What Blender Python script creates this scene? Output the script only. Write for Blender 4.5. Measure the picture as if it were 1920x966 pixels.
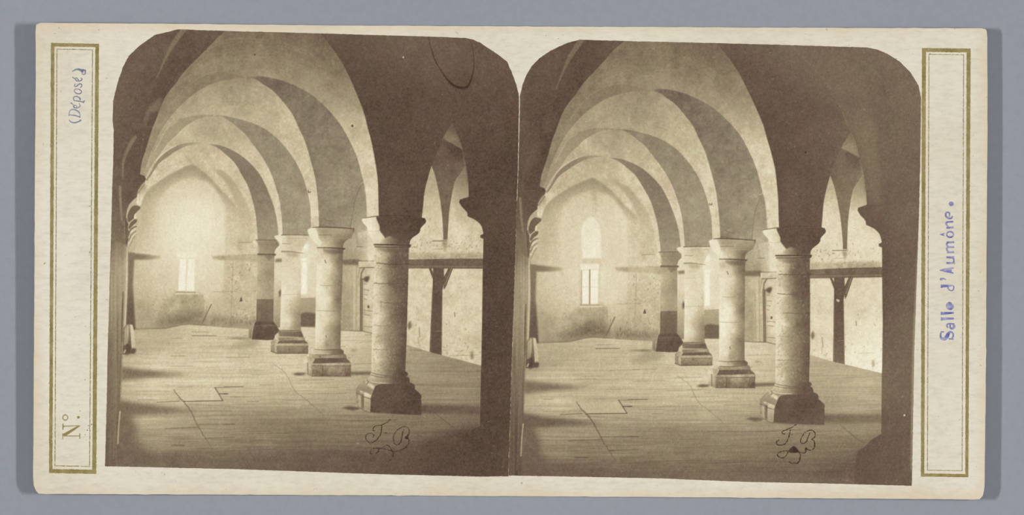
import bpy, math, random
import numpy as np
from mathutils.geometry import tessellate_polygon
from mathutils import Vector

for o in list(bpy.data.objects):
    bpy.data.objects.remove(o)
scn = bpy.context.scene
C = scn.collection

# ------------------------------------------------------------------ camera
PX = 0.0001                      # one photo pixel on the table = 0.1 mm (card about 178 mm wide)
CAM_H = 0.80                     # copy-stand camera height over the table
cam_d = bpy.data.cameras.new('camera')
cam = bpy.data.objects.new('camera', cam_d); C.objects.link(cam)
cam_d.sensor_width = 36.0
cam_d.lens = 36.0 * CAM_H / (1920 * PX)
cam_d.clip_start = 0.01
cam.location = (0, 0, CAM_H)
scn.camera = cam

# ------------------------------------------------------------------ world and lamps
w = bpy.data.worlds.new('world'); scn.world = w; w.use_nodes = True
w.node_tree.nodes['Background'].inputs[0].default_value = (0.97, 0.99, 1.0, 1)
w.node_tree.nodes['Background'].inputs[1].default_value = 0.147

def lamp(name, x, y, z, size, sizey, power, target):
    d = bpy.data.lights.new(name, 'AREA'); d.shape = 'RECTANGLE'
    d.size = size; d.size_y = sizey; d.energy = power
    o = bpy.data.objects.new(name, d); C.objects.link(o)
    o.location = (x, y, z)
    o.rotation_euler = (Vector(target) - Vector((x, y, z))).to_track_quat('-Z', 'Y').to_euler()
    return o
# the two lamps of the copy stand, one on each side
lamp('copy_lamp', -1.30, 0.02, 1.16, 0.35, 0.09, 19.4, (0.0, 0, 0))
lamp('copy_lamp', 1.30, 0.02, 1.16, 0.35, 0.09, 19.4, (0.0, 0, 0))

vs = scn.view_settings
vs.view_transform = 'Standard'; vs.look = 'None'; vs.gamma = 1.0; vs.use_curve_mapping = False
vs.exposure = 0.0

# ------------------------------------------------------------------ geometry of the bowed card
CARD_T = 0.0011
def bow(px, py):
    """height of the underside of the card over the table: the ends curl up"""
    u = (np.asarray(px, float) - 957) / 893.0
    v = (np.asarray(py, float) - 488) / 440.0
    return 0.0001 + np.where(u < 0, 0.0021, 0.0015) * np.abs(u) ** 2.2 + 0.0004 * u * v * (u < 0) + 0.00015 * u * v * (u > 0)

def place(px, py, z):
    """photo pixel at a known height over the table -> metres"""
    k = PX * (CAM_H - z) / CAM_H
    return (np.asarray(px, float) - 960) * k, -(np.asarray(py, float) - 483) * k, z

def lin(c):
    c = np.asarray(c, float) / 255.0
    return np.where(c <= 0.04045, c / 12.92, ((c + 0.055) / 1.055) ** 2.4)

def rgba(c):
    return tuple(lin(c)) + (1.0,)

# ------------------------------------------------------------------ materials
class NT:
    def __init__(self, name, rough=0.7, spec=0.2):
        self.m = bpy.data.materials.new(name); self.m.use_nodes = True
        self.t = self.m.node_tree; self.p = self.t.nodes['Principled BSDF']
        self.p.inputs['Roughness'].default_value = rough
        self.p.inputs['Specular IOR Level'].default_value = spec
        self.tc = self.t.nodes.new('ShaderNodeTexCoord')
    def noise(self, scale, detail=4, rough=0.6, stretch=None):
        n = self.t.nodes.new('ShaderNodeTexNoise')
        n.inputs['Scale'].default_value = scale; n.inputs['Detail'].default_value = detail
        n.inputs['Roughness'].default_value = rough
        if stretch:
            mp = self.t.nodes.new('ShaderNodeMapping'); mp.inputs['Scale'].default_value = stretch
            self.t.links.new(self.tc.outputs['Object'], mp.inputs[0]); self.t.links.new(mp.outputs[0], n.inputs['Vector'])
        else:
            self.t.links.new(self.tc.outputs['Object'], n.inputs['Vector'])
        return n.outputs['Fac']
    def ramp(self, fac, stops):
        r = self.t.nodes.new('ShaderNodeValToRGB'); self.t.links.new(fac, r.inputs[0])
        e = r.color_ramp.elements
        while len(e) < len(stops): e.new(0.5)
        for el, (p, c) in zip(e, stops): el.position = p; el.color = c
        return r.outputs[0]
    def mix(self, a, b, fac, mode='MIX'):
        n = self.t.nodes.new('ShaderNodeMix'); n.data_type = 'RGBA'; n.blend_type = mode
        for sock, v in ((n.inputs['Factor'], fac), (n.inputs[6], a), (n.inputs[7], b)):
            if hasattr(v, 'links'): self.t.links.new(v, sock)
            else: sock.default_value = v
        return n.outputs[2]
    def color(self, c): self.t.links.new(c, self.p.inputs['Base Color'])
    def bump(self, fac, strength, dist):
        b = self.t.nodes.new('ShaderNodeBump'); b.inputs['Strength'].default_value = strength; b.inputs['Distance'].default_value = dist
        self.t.links.new(fac, b.inputs['Height']); self.t.links.new(b.outputs[0], self.p.inputs['Normal'])

def g(v): return (v, v, v, 1)

# table: plain blue-grey backing paper
T = NT('backing_paper', 0.8, 0.1)
c = T.ramp(T.noise(9, 3, 0.5), [(0.3, rgba((144, 148, 156))), (0.7, rgba((148, 152, 160)))])
c = T.mix(c, T.ramp(T.noise(700, 5, 0.7), [(0.35, g(0.965)), (0.65, g(1.03))]), 1.0, 'MULTIPLY')
c = T.mix(c, T.ramp(T.noise(160, 2, 0.5), [(0.22, g(0.95)), (0.30, g(1.0))]), 1.0, 'MULTIPLY')
T.color(c); MAT_TABLE = T.m

# card: cream board with fibres, foxing and rubbed edges
K = NT('cream_board', 0.75, 0.15)
c = K.ramp(K.noise(28, 4, 0.55), [(0.30, rgba((214, 205, 183))), (0.5, rgba((221, 213, 193))), (0.72, rgba((226, 219, 202)))])
c = K.mix(c, K.ramp(K.noise(900, 6, 0.75, (0.5, 1.3, 1)), [(0.30, g(0.87)), (0.5, g(1.0)), (0.7, g(1.06))]), 1.0, 'MULTIPLY')
c = K.mix(c, K.ramp(K.noise(210, 4, 0.6, (1, 2, 1)), [(0.25, g(0.93)), (0.42, g(1.0))]), 1.0, 'MULTIPLY')
foxf = K.ramp(K.noise(1300, 1, 0.4), [(0.755, g(0)), (0.80, g(0.6))])
c = K.mix(c, rgba((150, 132, 104)), foxf)
# rubbed, yellowed rim: distance to the rim from object coordinates
sep = K.t.nodes.new('ShaderNodeSeparateXYZ'); K.t.links.new(K.tc.outputs['Object'], sep.inputs[0])
def mth(nt, op, a, b=None):
    n = nt.t.nodes.new('ShaderNodeMath'); n.operation = op
    for i, v in enumerate((a, b)):
        if v is None: continue
        if hasattr(v, 'links'): nt.t.links.new(v, n.inputs[i])
        else: n.inputs[i].default_value = v
    return n.outputs[0]
ax = mth(K, 'ABSOLUTE', mth(K, 'ADD', sep.outputs[0], 0.0003)); ay = mth(K, 'ABSOLUTE', mth(K, 'ADD', sep.outputs[1], 0.0006))
ex = mth(K, 'SUBTRACT', 0.0892, ax); ey = mth(K, 'SUBTRACT', 0.0441, ay)
rim = mth(K, 'MINIMUM', ex, ey)
rim = mth(K, 'ADD', rim, mth(K, 'MULTIPLY', K.noise(120, 4, 0.6), 0.004))
rimf = K.ramp(mth(K, 'MULTIPLY', rim, 100.0), [(0.18, g(0.55)), (0.42, g(0.0))])
c = K.mix(c, rgba((214, 192, 160)), rimf)
K.color(c); K.bump(K.noise(1500, 4, 0.7), 0.12, 0.0002); MAT_CARD = K.m

# printed gold-olive line work
def gold(name, lo, hi, amt):
    G = NT(name, 0.65, 0.1)
    c = G.ramp(G.noise(420, 4, 0.7), [(0.28, rgba((128, 115, 68))), (0.5, rgba((147, 132, 84))), (0.72, rgba((164, 150, 106)))])
    c = G.mix(c, rgba((212, 202, 174)), G.ramp(G.noise(2600, 3, 0.7), [(lo, g(0)), (hi, g(amt))]))
    G.color(c); return G.m
MAT_GOLD = gold('olive_gold_ink', 0.62, 0.74, 0.6)
MAT_GOLD_FINE = gold('worn_olive_gold_ink', 0.5, 0.64, 0.85)
def ink(name, dark, lightc, sc):
    N = NT(name, 0.7, 0.15)
    N.color(N.ramp(N.noise(sc, 3, 0.6), [(0.33, rgba(dark)), (0.68, rgba(lightc))])); return N.m
MAT_SLATE = ink('slate_blue_ink', (94, 102, 130), (160, 163, 178), 900)
MAT_VIOLET = ink('violet_blue_ink', (88, 90, 160), (172, 172, 196), 800)
MAT_INITIAL = ink('dark_retouch_ink', (58, 42, 32), (84, 66, 52), 900)

# albumen print: the tones of the picture are carried by the mesh colours, grain on top
P = NT('albumen_print', 0.7, 0.04)
at = P.t.nodes.new('ShaderNodeVertexColor'); at.layer_name = 'print_tone'
c = P.mix(at.outputs['Color'], P.ramp(P.noise(4200, 3, 0.8), [(0.25, g(0.90)), (0.5, g(1.0)), (0.75, g(1.09))]), 1.0, 'MULTIPLY')
c = P.mix(c, P.ramp(P.noise(1100, 4, 0.7, (1.4, 0.6, 1)), [(0.28, g(0.945)), (0.5, g(1.0)), (0.72, g(1.05))]), 1.0, 'MULTIPLY')
P.color(c); MAT_PRINT = P.m

# ------------------------------------------------------------------ mesh helpers
def mesh_obj(name, verts, faces, mat, parent=None, label=None):
    me = bpy.data.meshes.new(name); me.from_pydata(verts, [], faces); me.update()
    me.materials.append(mat)
    o = bpy.data.objects.new(name, me); C.objects.link(o)
    if parent: o.parent = parent
    if label: o['label'] = label
    return o

def densify(pts, step):
    out = []
    n = len(pts)
    for i in range(n):
        a = np.array(pts[i], float); b = np.array(pts[(i + 1) % n], float)
        k = max(1, int(np.ceil(np.linalg.norm(b - a) / step)))
        for j in range(k): out.append(a + (b - a) * j / k)
    return np.array(out)

def catmull(pts, n=6, closed=False):
    p = np.array(pts, float)
    if closed: q = np.vstack([p[-1], p, p[0], p[1]])
    else: q = np.vstack([2 * p[0] - p[1], p, 2 * p[-1] - p[-2]])
    out = []
    for i in range(1, len(q) - 2):
        p0, p1, p2, p3 = q[i - 1], q[i], q[i + 1], q[i + 2]
        for t in np.linspace(0, 1, n, endpoint=False):
            out.append(0.5 * (2 * p1 + (p2 - p0) * t + (2 * p0 - 5 * p1 + 4 * p2 - p3) * t * t + (3 * p1 - p0 - 3 * p2 + p3) * t ** 3))
    if not closed: out.append(q[-2])
    return np.array(out)

# ------------------------------------------------------------------ table
ts = 1.2
table = mesh_obj('floor', [(-ts, -ts, 0), (ts, -ts, 0), (ts, ts, 0), (-ts, ts, 0), (-ts, -ts, -0.01), (ts, -ts, -0.01), (ts, ts, -0.01), (-ts, ts, -0.01)],
                 [(0, 1, 2, 3), (4, 7, 6, 5), (0, 4, 5, 1), (1, 5, 6, 2), (2, 6, 7, 3), (3, 7, 4, 0)], MAT_TABLE)
table['kind'] = 'structure'; table['label'] = 'plain blue-grey backing surface under the card'

# ------------------------------------------------------------------ card mount
card_out = [(72, 43), (320, 44.5), (600, 47.5), (980, 49.5), (1600, 52.5), (1843, 53), (1848, 55), (1851, 61), (1851.5, 180), (1851, 320), (1849, 600),
            (1848, 760), (1846, 915), (1843, 930), (1836, 937), (1600, 935), (1280, 932.5), (940, 930.5), (500, 928), (120, 926.5), (73, 926),
            (67, 920), (63, 909), (62, 893), (63, 760), (64, 620), (65.5, 320), (67, 150), (67, 48), (69, 44)]
card = bpy.data.objects.new('stereograph_card', None); C.objects.link(card)
card['label'] = 'cream cardboard stereograph card with two sepia prints, lying on the blue-grey surface'
card['category'] = 'stereo card'

def slab(name, outline, mat, zt, zb, parent, label=None, cell=24, rough=0.0, seed=1):
    """thin sheet following the bow: top at bow+zt, sides down to bow+zb"""
    rng = np.random.RandomState(seed)
    o = densify(outline, 6 if rough else 10)
    if rough: o = o + rng.normal(0, rough, o.shape)
    xs = np.arange(np.ceil(o[:, 0].min() / cell) * cell, o[:, 0].max(), cell)
    # columns of the sheet: clip polygon between consecutive x by sampling top / bottom edges
    n = len(o)
    zs = bow(o[:, 0], o[:, 1])
    tx, ty, tz = place(o[:, 0], o[:, 1], zs + zt)
    bx_, by_, bz_ = place(o[:, 0], o[:, 1], zs + zb)
    verts = [tuple(v) for v in zip(tx, ty, tz)] + [tuple(v) for v in zip(bx_, by_, bz_)]
    faces = [(i, n + i, n + (i + 1) % n, (i + 1) % n) for i in range(n)]
    return o, verts, faces

def inside_poly(px, py, poly):
    inside = np.zeros(px.shape, bool)
    x0, y0 = poly[:, 0], poly[:, 1]; x1, y1 = np.roll(x0, -1), np.roll(y0, -1)
    for a, b, c2, d in zip(x0, y0, x1, y1):
        if b == d: continue
        cond = (b > py) != (d > py)
        if not cond.any(): continue
        inside ^= cond & (px < (c2 - a) * (py - b) / (d - b) + a)
    return inside

def nearest_on(poly, pts):
    best = np.full(len(pts), 1e18); out = pts.copy()
    q = np.roll(poly, -1, 0)
    for a, b in zip(poly, q):
        ab = b - a; L2 = (ab ** 2).sum()
        if L2 == 0: continue
        t = np.clip(((pts - a) @ ab) / L2, 0, 1)
        pr = a + t[:, None] * ab
        d = ((pts - pr) ** 2).sum(1)
        m = d < best
        best[m] = d[m]; out[m] = pr[m]
    return out

def grid_sheet(outline, step):
    """regular grid clipped to an outline, rim vertices moved onto the outline.
    returns positions (ny,nx,2) and keep mask for cells"""
    x0, y0 = outline.min(0) - step; x1, y1 = outline.max(0) + step
    gx = np.arange(x0, x1 + step, step); gy = np.arange(y0, y1 + step, step)
    X, Y = np.meshgrid(gx, gy)
    ins = inside_poly(X, Y, outline)
    keep = ins[:-1, :-1] | ins[1:, :-1] | ins[:-1, 1:] | ins[1:, 1:]
    need = np.zeros_like(ins)
    need[:-1, :-1] |= keep; need[1:, :-1] |= keep; need[:-1, 1:] |= keep; need[1:, 1:] |= keep
    mv = need & ~ins
    pos = np.dstack([X, Y])
    pos[mv] = nearest_on(outline, pos[mv])
    return gx, gy, pos, keep

def skirt(verts, faces, outline, zt, zb):
    o = densify(outline, 12); n = len(o); b0 = len(verts)
    z = bow(o[:, 0], o[:, 1])
    for zz in (zt, zb):
        x, y, zc = place(o[:, 0], o[:, 1], z + zz)
        verts += [tuple(v) for v in zip(x, y, zc)]
    for i in range(n):
        j = (i + 1) % n
        faces.append((b0 + i, b0 + j, b0 + n + j, b0 + n + i))

def sheet(name, outline, step, zt, zb, mat, parent, label=None, back=False):
    gx, gy, pos, keep = grid_sheet(outline, step)
    idx = -np.ones(pos.shape[:2], int)
    jj, ii = np.nonzero(keep)
    corners = np.stack([np.stack([jj + 1, ii], 1), np.stack([jj + 1, ii + 1], 1), np.stack([jj, ii + 1], 1), np.stack([jj, ii], 1)], 1)
    used = np.unique(corners.reshape(-1, 2), axis=0)
    idx[used[:, 0], used[:, 1]] = np.arange(len(used))
    p = pos[used[:, 0], used[:, 1]]
    x, y, z = place(p[:, 0], p[:, 1], bow(p[:, 0], p[:, 1]) + zt)
    verts = [tuple(v) for v in zip(x, y, z)]
    faces = [tuple(f) for f in idx[corners[..., 0], corners[..., 1]]]
    if back:
        n = len(verts)
        x, y, z = place(p[:, 0], p[:, 1], bow(p[:, 0], p[:, 1]) + zb)
        verts += [tuple(v) for v in zip(x, y, z)]
        faces += [tuple(n + k for k in reversed(f)) for f in faces]
    skirt(verts, faces, outline, zt, zb)
    return mesh_obj(name, verts, faces, mat, parent, label)

rngc = np.random.RandomState(5)
co = densify(card_out, 5); co = co + rngc.normal(0, 0.22, co.shape)
mount = sheet('card_mount', co, 14, CARD_T, 0.0, MAT_CARD, card, 'cream card mount with yellowed rim and softly rounded corners', back=True)

# ------------------------------------------------------------------ printed gold frames
Z_INK = CARD_T + 0.000015
def ring(name, outer, inner, mat, parent, seed, jit, label=None):
    rng = np.random.RandomState(seed)
    verts, faces = [], []
    k = 4; n = 0
    O, I = [], []
    for s in range(4):
        a, b = np.array(outer[s], float), np.array(outer[(s + 1) % 4], float)
        c_, d = np.array(inner[s], float), np.array(inner[(s + 1) % 4], float)
        m = int(np.linalg.norm(b - a) / 2.5)
        for j in range(m):
            t = j / m
            O.append(a + (b - a) * t); I.append(c_ + (d - c_) * t)
    O = np.array(O); I = np.array(I)
    O = O + rng.normal(0, jit, O.shape); I = I + rng.normal(0, jit, I.shape)
    n = len(O)
    for pts in (O, I):
        x, y, z = place(pts[:, 0], pts[:, 1], bow(pts[:, 0], pts[:, 1]) + Z_INK)
        verts += [tuple(v) for v in zip(x, y, z)]
    faces = [(i, n + i, n + (i + 1) % n, (i + 1) % n) for i in range(n)]
    return mesh_obj(name, verts, faces, mat, parent, label)

def thin_ring(name, q, wd, mat, parent, seed, label):
    q = np.array(q, float); s = np.array([[-1, -1], [1, -1], [1, 1], [-1, 1]]) * wd / 2
    return ring(name, q + s, q - s, mat, parent, seed, 0.17, label)

ring('border_frame', [(95.5, 80.5), (185.5, 82), (180.5, 889), (92, 887.3)], [(102, 87.2), (178.8, 88.4), (173, 881), (98.2, 879.8)], MAT_GOLD, card, 11, 0.2, 'thick olive-gold border line around the blank number panel')
thin_ring('inner_border_line', [(106.8, 92.2), (173.6, 93.4), (168, 875), (103, 873.6)], 1.5, MAT_GOLD_FINE, card, 12, 'thin olive-gold inner line of the number panel')
ring('border_frame', [(1728.7, 90), (1820, 91), (1815.5, 895.3), (1726.8, 893.8)], [(1736.2, 97.2), (1812.5, 98.5), (1810, 889), (1733, 888)], MAT_GOLD, card, 13, 0.2, 'thick olive-gold border line around the stamped caption panel')
thin_ring('inner_border_line', [(1741.8, 102), (1806.8, 102.8), (1804, 883), (1739, 882)], 1.3, MAT_GOLD_FINE, card, 14, 'thin olive-gold inner line of the caption panel')

# ------------------------------------------------------------------ lettering (strokes of varying width)
class Ink:
    def __init__(self, scale=1.0): self.v, self.f, self.scale = [], [], scale
    def stroke(self, pts, wid, n=5, curve=True):
        p = catmull(pts, n) if curve and len(pts) > 2 else np.array(pts, float)
        wid = np.atleast_1d(np.array(wid, float))
        ww = np.interp(np.linspace(0, 1, len(p)), np.linspace(0, 1, len(wid)), wid) if len(wid) > 1 else np.full(len(p), wid[0])
        ww = ww * self.scale
        t = np.gradient(p, axis=0); t /= np.maximum(np.linalg.norm(t, axis=1, keepdims=True), 1e-9)
        nn = np.stack([-t[:, 1], t[:, 0]], 1)
        a, b = p + nn * ww[:, None] / 2, p - nn * ww[:, None] / 2
        k = len(self.v)
        self.v += [tuple(q) for q in a] + [tuple(q) for q in b]
        m = len(p)
        self.f += [(k + i, k + i + 1, k + m + i + 1, k + m + i) for i in range(m - 1)]
    def blob(self, cx, cy, rx, ry=None, n=14):
        ry = ry or rx; k = len(self.v)
        for i in range(n):
            a = 2 * math.pi * i / n; self.v.append((cx + rx * math.cos(a), cy + ry * math.sin(a)))
        self.f.append(tuple(range(k, k + n)))
    def poly(self, pts):
        k = len(self.v); self.v += [tuple(map(float, q)) for q in pts]
        for tri in tessellate_polygon([[Vector((q[0], q[1], 0)) for q in pts]]): self.f.append(tuple(k + i for i in tri))
    def build(self, name, mat, parent, label, z, shake=0.0):
        if shake:
            r_ = np.random.RandomState(8); self.v = [(x + r_.normal(0, shake), y + r_.normal(0, shake)) for x, y in self.v]
        p = np.array(self.v)
        lift = np.zeros(len(p))
        for n_, f in enumerate(self.f):
            for q in f: lift[q] = n_
        x, y, zz = place(p[:, 0], p[:, 1], bow(p[:, 0], p[:, 1]) + z + lift * 1.2e-7)
        verts = [tuple(q) for q in zip(x, y, zz)]
        me = mesh_obj(name, verts, self.f, mat, parent, label)
        # face up
        import bmesh
        bm = bmesh.new(); bm.from_mesh(me.data); bm.normal_update()
        fl = [f for f in bm.faces if f.normal.z < 0]
        bmesh.ops.reverse_faces(bm, faces=fl); bm.to_mesh(me.data); bm.free()
        return me

# N o . : reads upwards, its top points to the card's left end (all points are photo pixels)
k = Ink()
k.stroke([(117.6, 823.8), (117.6, 813)], 1.2, curve=False)
k.poly([(117.2, 817.5), (117.2, 814.5), (147, 798), (150, 798), (150, 799.5), (124, 817.5)])
k.stroke([(119, 817.8), (149.5, 817.8)], 1.6, curve=False)
k.stroke([(149.6, 823.2), (149.6, 813)], 1.7, curve=False)
k.stroke([(119, 799.4), (148, 798.6)], 1.5, curve=False)
k.stroke([(118.0, 806), (118.0, 794.3)], 1.8, curve=False)
k.poly([(118, 803), (118, 797), (121.5, 799.5)])
k.stroke([(122.4 + 4.6 * math.cos(a), 783.2 + 5.0 * math.sin(a)) for a in np.linspace(0, 2 * math.pi, 17)], [1.6, 1.6, 2.6, 1.6, 1.6, 1.6, 2.6, 1.6, 1.6], n=3)
k.blob(147, 782.6, 2.6, 2.6)
k.build('number_sign', MAT_GOLD, card, 'olive-gold printed No. sign', Z_INK)

k = Ink()
for x, y, r in ((165.5, 798.5, 0.9), (167.4, 803, 0.8), (163.8, 807, 1.1), (159.6, 815, 0.8), (171.8, 796, 1.2), (162, 825, 0.6)): k.blob(x, y, r, r * 0.8, 8)
k.build('ink_specks', MAT_INITIAL, card, 'tiny dark specks beside the No. sign', Z_INK)

# ( D e p o s e ) with accents, italic
k = Ink(0.97)
k.stroke([(129.4, 224.8), (133, 228.6), (139, 230.2), (146, 228.6), (152.4, 225)], [0.8, 2.4, 2.8, 2.4, 3.6])
k.stroke([(129.5, 215.3), (140, 216.6), (150, 219.5)], [1.6, 2.4, 2.0])                       # D stem
k.stroke([(129.3, 217.6), (130.6, 209), (134.5, 205.4), (141, 206), (147, 209.4), (149.6, 214), (150, 221)], [1.2, 1.4, 2.2, 2.4, 2.2, 1.4, 1.4])
k.stroke([(129.6, 213), (128.8, 217.6)], 1.4, curve=False)
k.stroke([(144.5, 200.5), (141.5, 197.5), (138, 199), (139.5, 202), (145, 202.2), (149.4, 199.8), (150, 196.4), (147.8, 194.4)], [1.2, 1.5, 1.8, 2.2, 2.2, 1.8, 1.3, 0.9])  # e
k.stroke([(138, 197), (132.8, 192.6)], [1.0, 2.4], curve=False)                               # accent
k.stroke([(137.6, 188.6), (146, 189.6), (157, 191.6)], [1.2, 1.9, 2.0])                       # p stem
k.stroke([(156.2, 193.2), (158.4, 188.4)], 1.6, curve=False)
k.stroke([(139.2, 188.4), (137.6, 184), (140.6, 181), (146, 181.8), (150, 184.6), (150.2, 188)], [1.2, 1.4, 1.8, 2.2, 2.0, 1.4])
k.stroke([(146 + 6.8 * math.cos(a) - 0.5 * math.sin(a), 171.4 + 4.2 * math.sin(a) + 1.4 * math.cos(a)) for a in np.linspace(0, 2 * math.pi, 15)], [1.1, 2.0, 1.9, 1.1, 2.0, 1.9, 1.1], n=3)  # o
k.stroke([(141.6, 157.2), (139.4, 160.4), (141.6, 162.8), (145, 160.6), (148.6, 157.6), (152.6, 158), (153, 162), (150.4, 164)], [1.8, 1.6, 1.6, 2.2, 2.2, 1.6, 1.6, 1.8])  # s
k.stroke([(147.5, 151.2), (144, 146.2), (141, 147.4), (143.4, 151.4), (148.4, 152), (152.8, 150.4), (153.4, 147.4), (151.2, 146)], [1.2, 1.5, 1.8, 2.2, 2.2, 1.8, 1.3, 0.9])  # e
k.stroke([(140.4, 148), (135.6, 144.6)], [1.0, 2.4], curve=False)
k.stroke([(135, 134.6), (140, 131.4), (146, 130), (152, 131.8), (156.2, 134.6)], [0.9, 2.6, 3.6, 4.6, 6.0])
k.stroke([(154, 130.5), (159.6, 131.6)], [2.6, 2.6], curve=False)
k.stroke([(153.8, 137.2), (156.4, 140), (159.6, 138), (159.8, 131)], [1.4, 1.6, 1.8, 1.6])
k.build('stamped_word', MAT_SLATE, card, 'slate-blue italic stamp reading (Déposé)', Z_INK)

# Salle d'Aumone. with circumflex, upright bold stamp
k = Ink(1.14)
k.stroke([(1764.4, 623.5), (1763.6, 631), (1766, 635), (1771, 635.6), (1775, 632), (1778, 626), (1782, 622.6), (1786.6, 625), (1787, 631), (1784.5, 635)], [2.4, 3.2, 4.6, 5.6, 6.6, 5.4, 3.0, 2.2, 2.6, 2.2])    # S
k.stroke([(1779, 635.4), (1788, 636.2)], [2.6, 2.2], curve=False)
k.stroke([(1764, 622.2), (1770, 622.6)], [2.2, 1.8], curve=False)
k.stroke([(1777.5, 615), (1775.4, 611), (1777.4, 607.6), (1783, 607.4), (1789.4, 607.6)], [1.8, 2.0, 2.4, 3.2, 2.0])   # a
k.stroke([(1781.6, 609), (1781.8, 614.4), (1785.6, 616.4), (1789, 613), (1788, 608.4)], [2.0, 2.8, 4.0, 4.4, 3.4])
k.stroke([(1764.8, 598.4), (1788.6, 597.4)], [5.2, 3.0], curve=False)     # l
k.stroke([(1765, 601.4), (1765, 595)], 1.8, curve=False)
k.stroke([(1764.8, 587.8), (1788.6, 586.8)], [5.2, 2.8], curve=False)     # l
k.stroke([(1765, 590.8), (1765, 584.6)], 1.8, curve=False)
k.stroke([(1786.4, 571), (1787.2, 575.6), (1784, 579), (1779, 578.6), (1775.6, 574.4), (1777.4, 570), (1781, 569.2), (1782, 574), (1782, 577.6)], [1.6, 2.2, 3.2, 4.2, 3.4, 3.4, 5.4, 6.6, 5.0])  # e
k.stroke([(1765, 536.6), (1784, 535.8)], [5.2, 3.0], curve=False)         # d
k.stroke([(1765, 540), (1765, 533.4)], 1.8, curve=False)
k.stroke([(1778.6, 534.8), (1777.6, 540.4), (1781, 544.6), (1785.8, 544.8), (1788.4, 540.6), (1787.6, 536.4), (1784, 534.4)], [3.6, 2.2, 1.6, 1.8, 1.4, 1.2, 1.4])
k.blob(1764.6, 524, 2.4, 2.6); k.stroke([(1764, 523.4), (1770, 522.8), (1773.4, 525)], [3.2, 2.2, 1.0])                 # apostrophe
k.stroke([(1762.4, 507.2), (1774, 504.4), (1788, 502.8)], [1.4, 2.6, 2.6])                                                                     # A
k.stroke([(1762.4, 507.2), (1774, 509), (1787.6, 512.4)], [1.4, 2.6, 2.2])
k.stroke([(1779, 503), (1779.4, 511)], [9.5, 8.5], curve=False)
k.stroke([(1774.6, 493.4), (1786.6, 493.0), (1788.4, 488.6), (1786.6, 484), (1774.8, 482.6)], [3.4, 3.4, 1.4, 2.8, 3.0])  # u
k.stroke([(1775, 482.6), (1788.6, 481.8)], [3.4, 2.0], curve=False)
for yy in (474.2, 464.6, 455.4):                                                                                          # m
    k.stroke([(1775.6, yy - 0.6), (1788.8, yy - 1.2)], [3.2, 3.2], curve=False)
k.stroke([(1779, 472), (1775.6, 469), (1776, 465), (1780, 463.6)], [1.4, 2.2, 2.8, 2.2])
k.stroke([(1779, 463), (1775.4, 460), (1775.8, 456), (1780, 454.4)], [1.4, 2.2, 2.8, 2.2])
k.stroke([(1781.4 + 6.4 * math.cos(a), 439.8 + 5.2 * math.sin(a)) for a in np.linspace(0, 2 * math.pi, 15)], [1.4, 2.8, 2.8, 1.4, 2.8, 2.8, 1.4], n=3)   # o
k.poly([(1761.6, 440), (1771.4, 436.2), (1769.4, 440.2), (1771.4, 443)])                                                # circumflex
k.stroke([(1774.6, 427.6), (1787.2, 426.4)], [3.6, 3.2], curve=False)                                                   # n
k.stroke([(1778, 424.6), (1774.4, 421), (1775.8, 416.8), (1787.2, 415.8)], [1.4, 2.4, 2.8, 2.8])
k.stroke([(1785.8, 405), (1784, 409), (1779, 409.4), (1774, 406), (1773.4, 401), (1776, 398.2), (1780, 399.4), (1780.4, 403.6), (1780, 407)], [1.4, 2.4, 3.0, 2.8, 2.6, 2.4, 2.2, 1.4, 1.2])    # e
k.blob(1783.6, 382.4, 4.2, 4.4)
k.build('stamped_caption', MAT_VIOLET, card, "violet-blue stamped caption reading Salle d'Aumône.", Z_INK)

# ------------------------------------------------------------------ the two albumen prints
STEP = 1.1                       # photo pixels per mesh cell of a print

def rbf(samples, px, py, lam=0.0):
    s = np.array(samples, float); n = len(s)
    if n == 1: return np.full(px.shape, s[0, 2])
    A = np.zeros((n + 1, n + 1))
    A[:n, :n] = np.hypot(s[:, None, 0] - s[None, :, 0], s[:, None, 1] - s[None, :, 1]) - lam * np.eye(n)
    A[:n, n] = 1; A[n, :n] = 1
    wt = np.linalg.solve(A, np.append(s[:, 2], 0))
    out = np.full(px.shape, wt[n])
    for i in range(n): out += wt[i] * np.hypot(px - s[i, 0], py - s[i, 1])
    return np.clip(out, s[:, 2].min(), s[:, 2].max())

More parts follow.
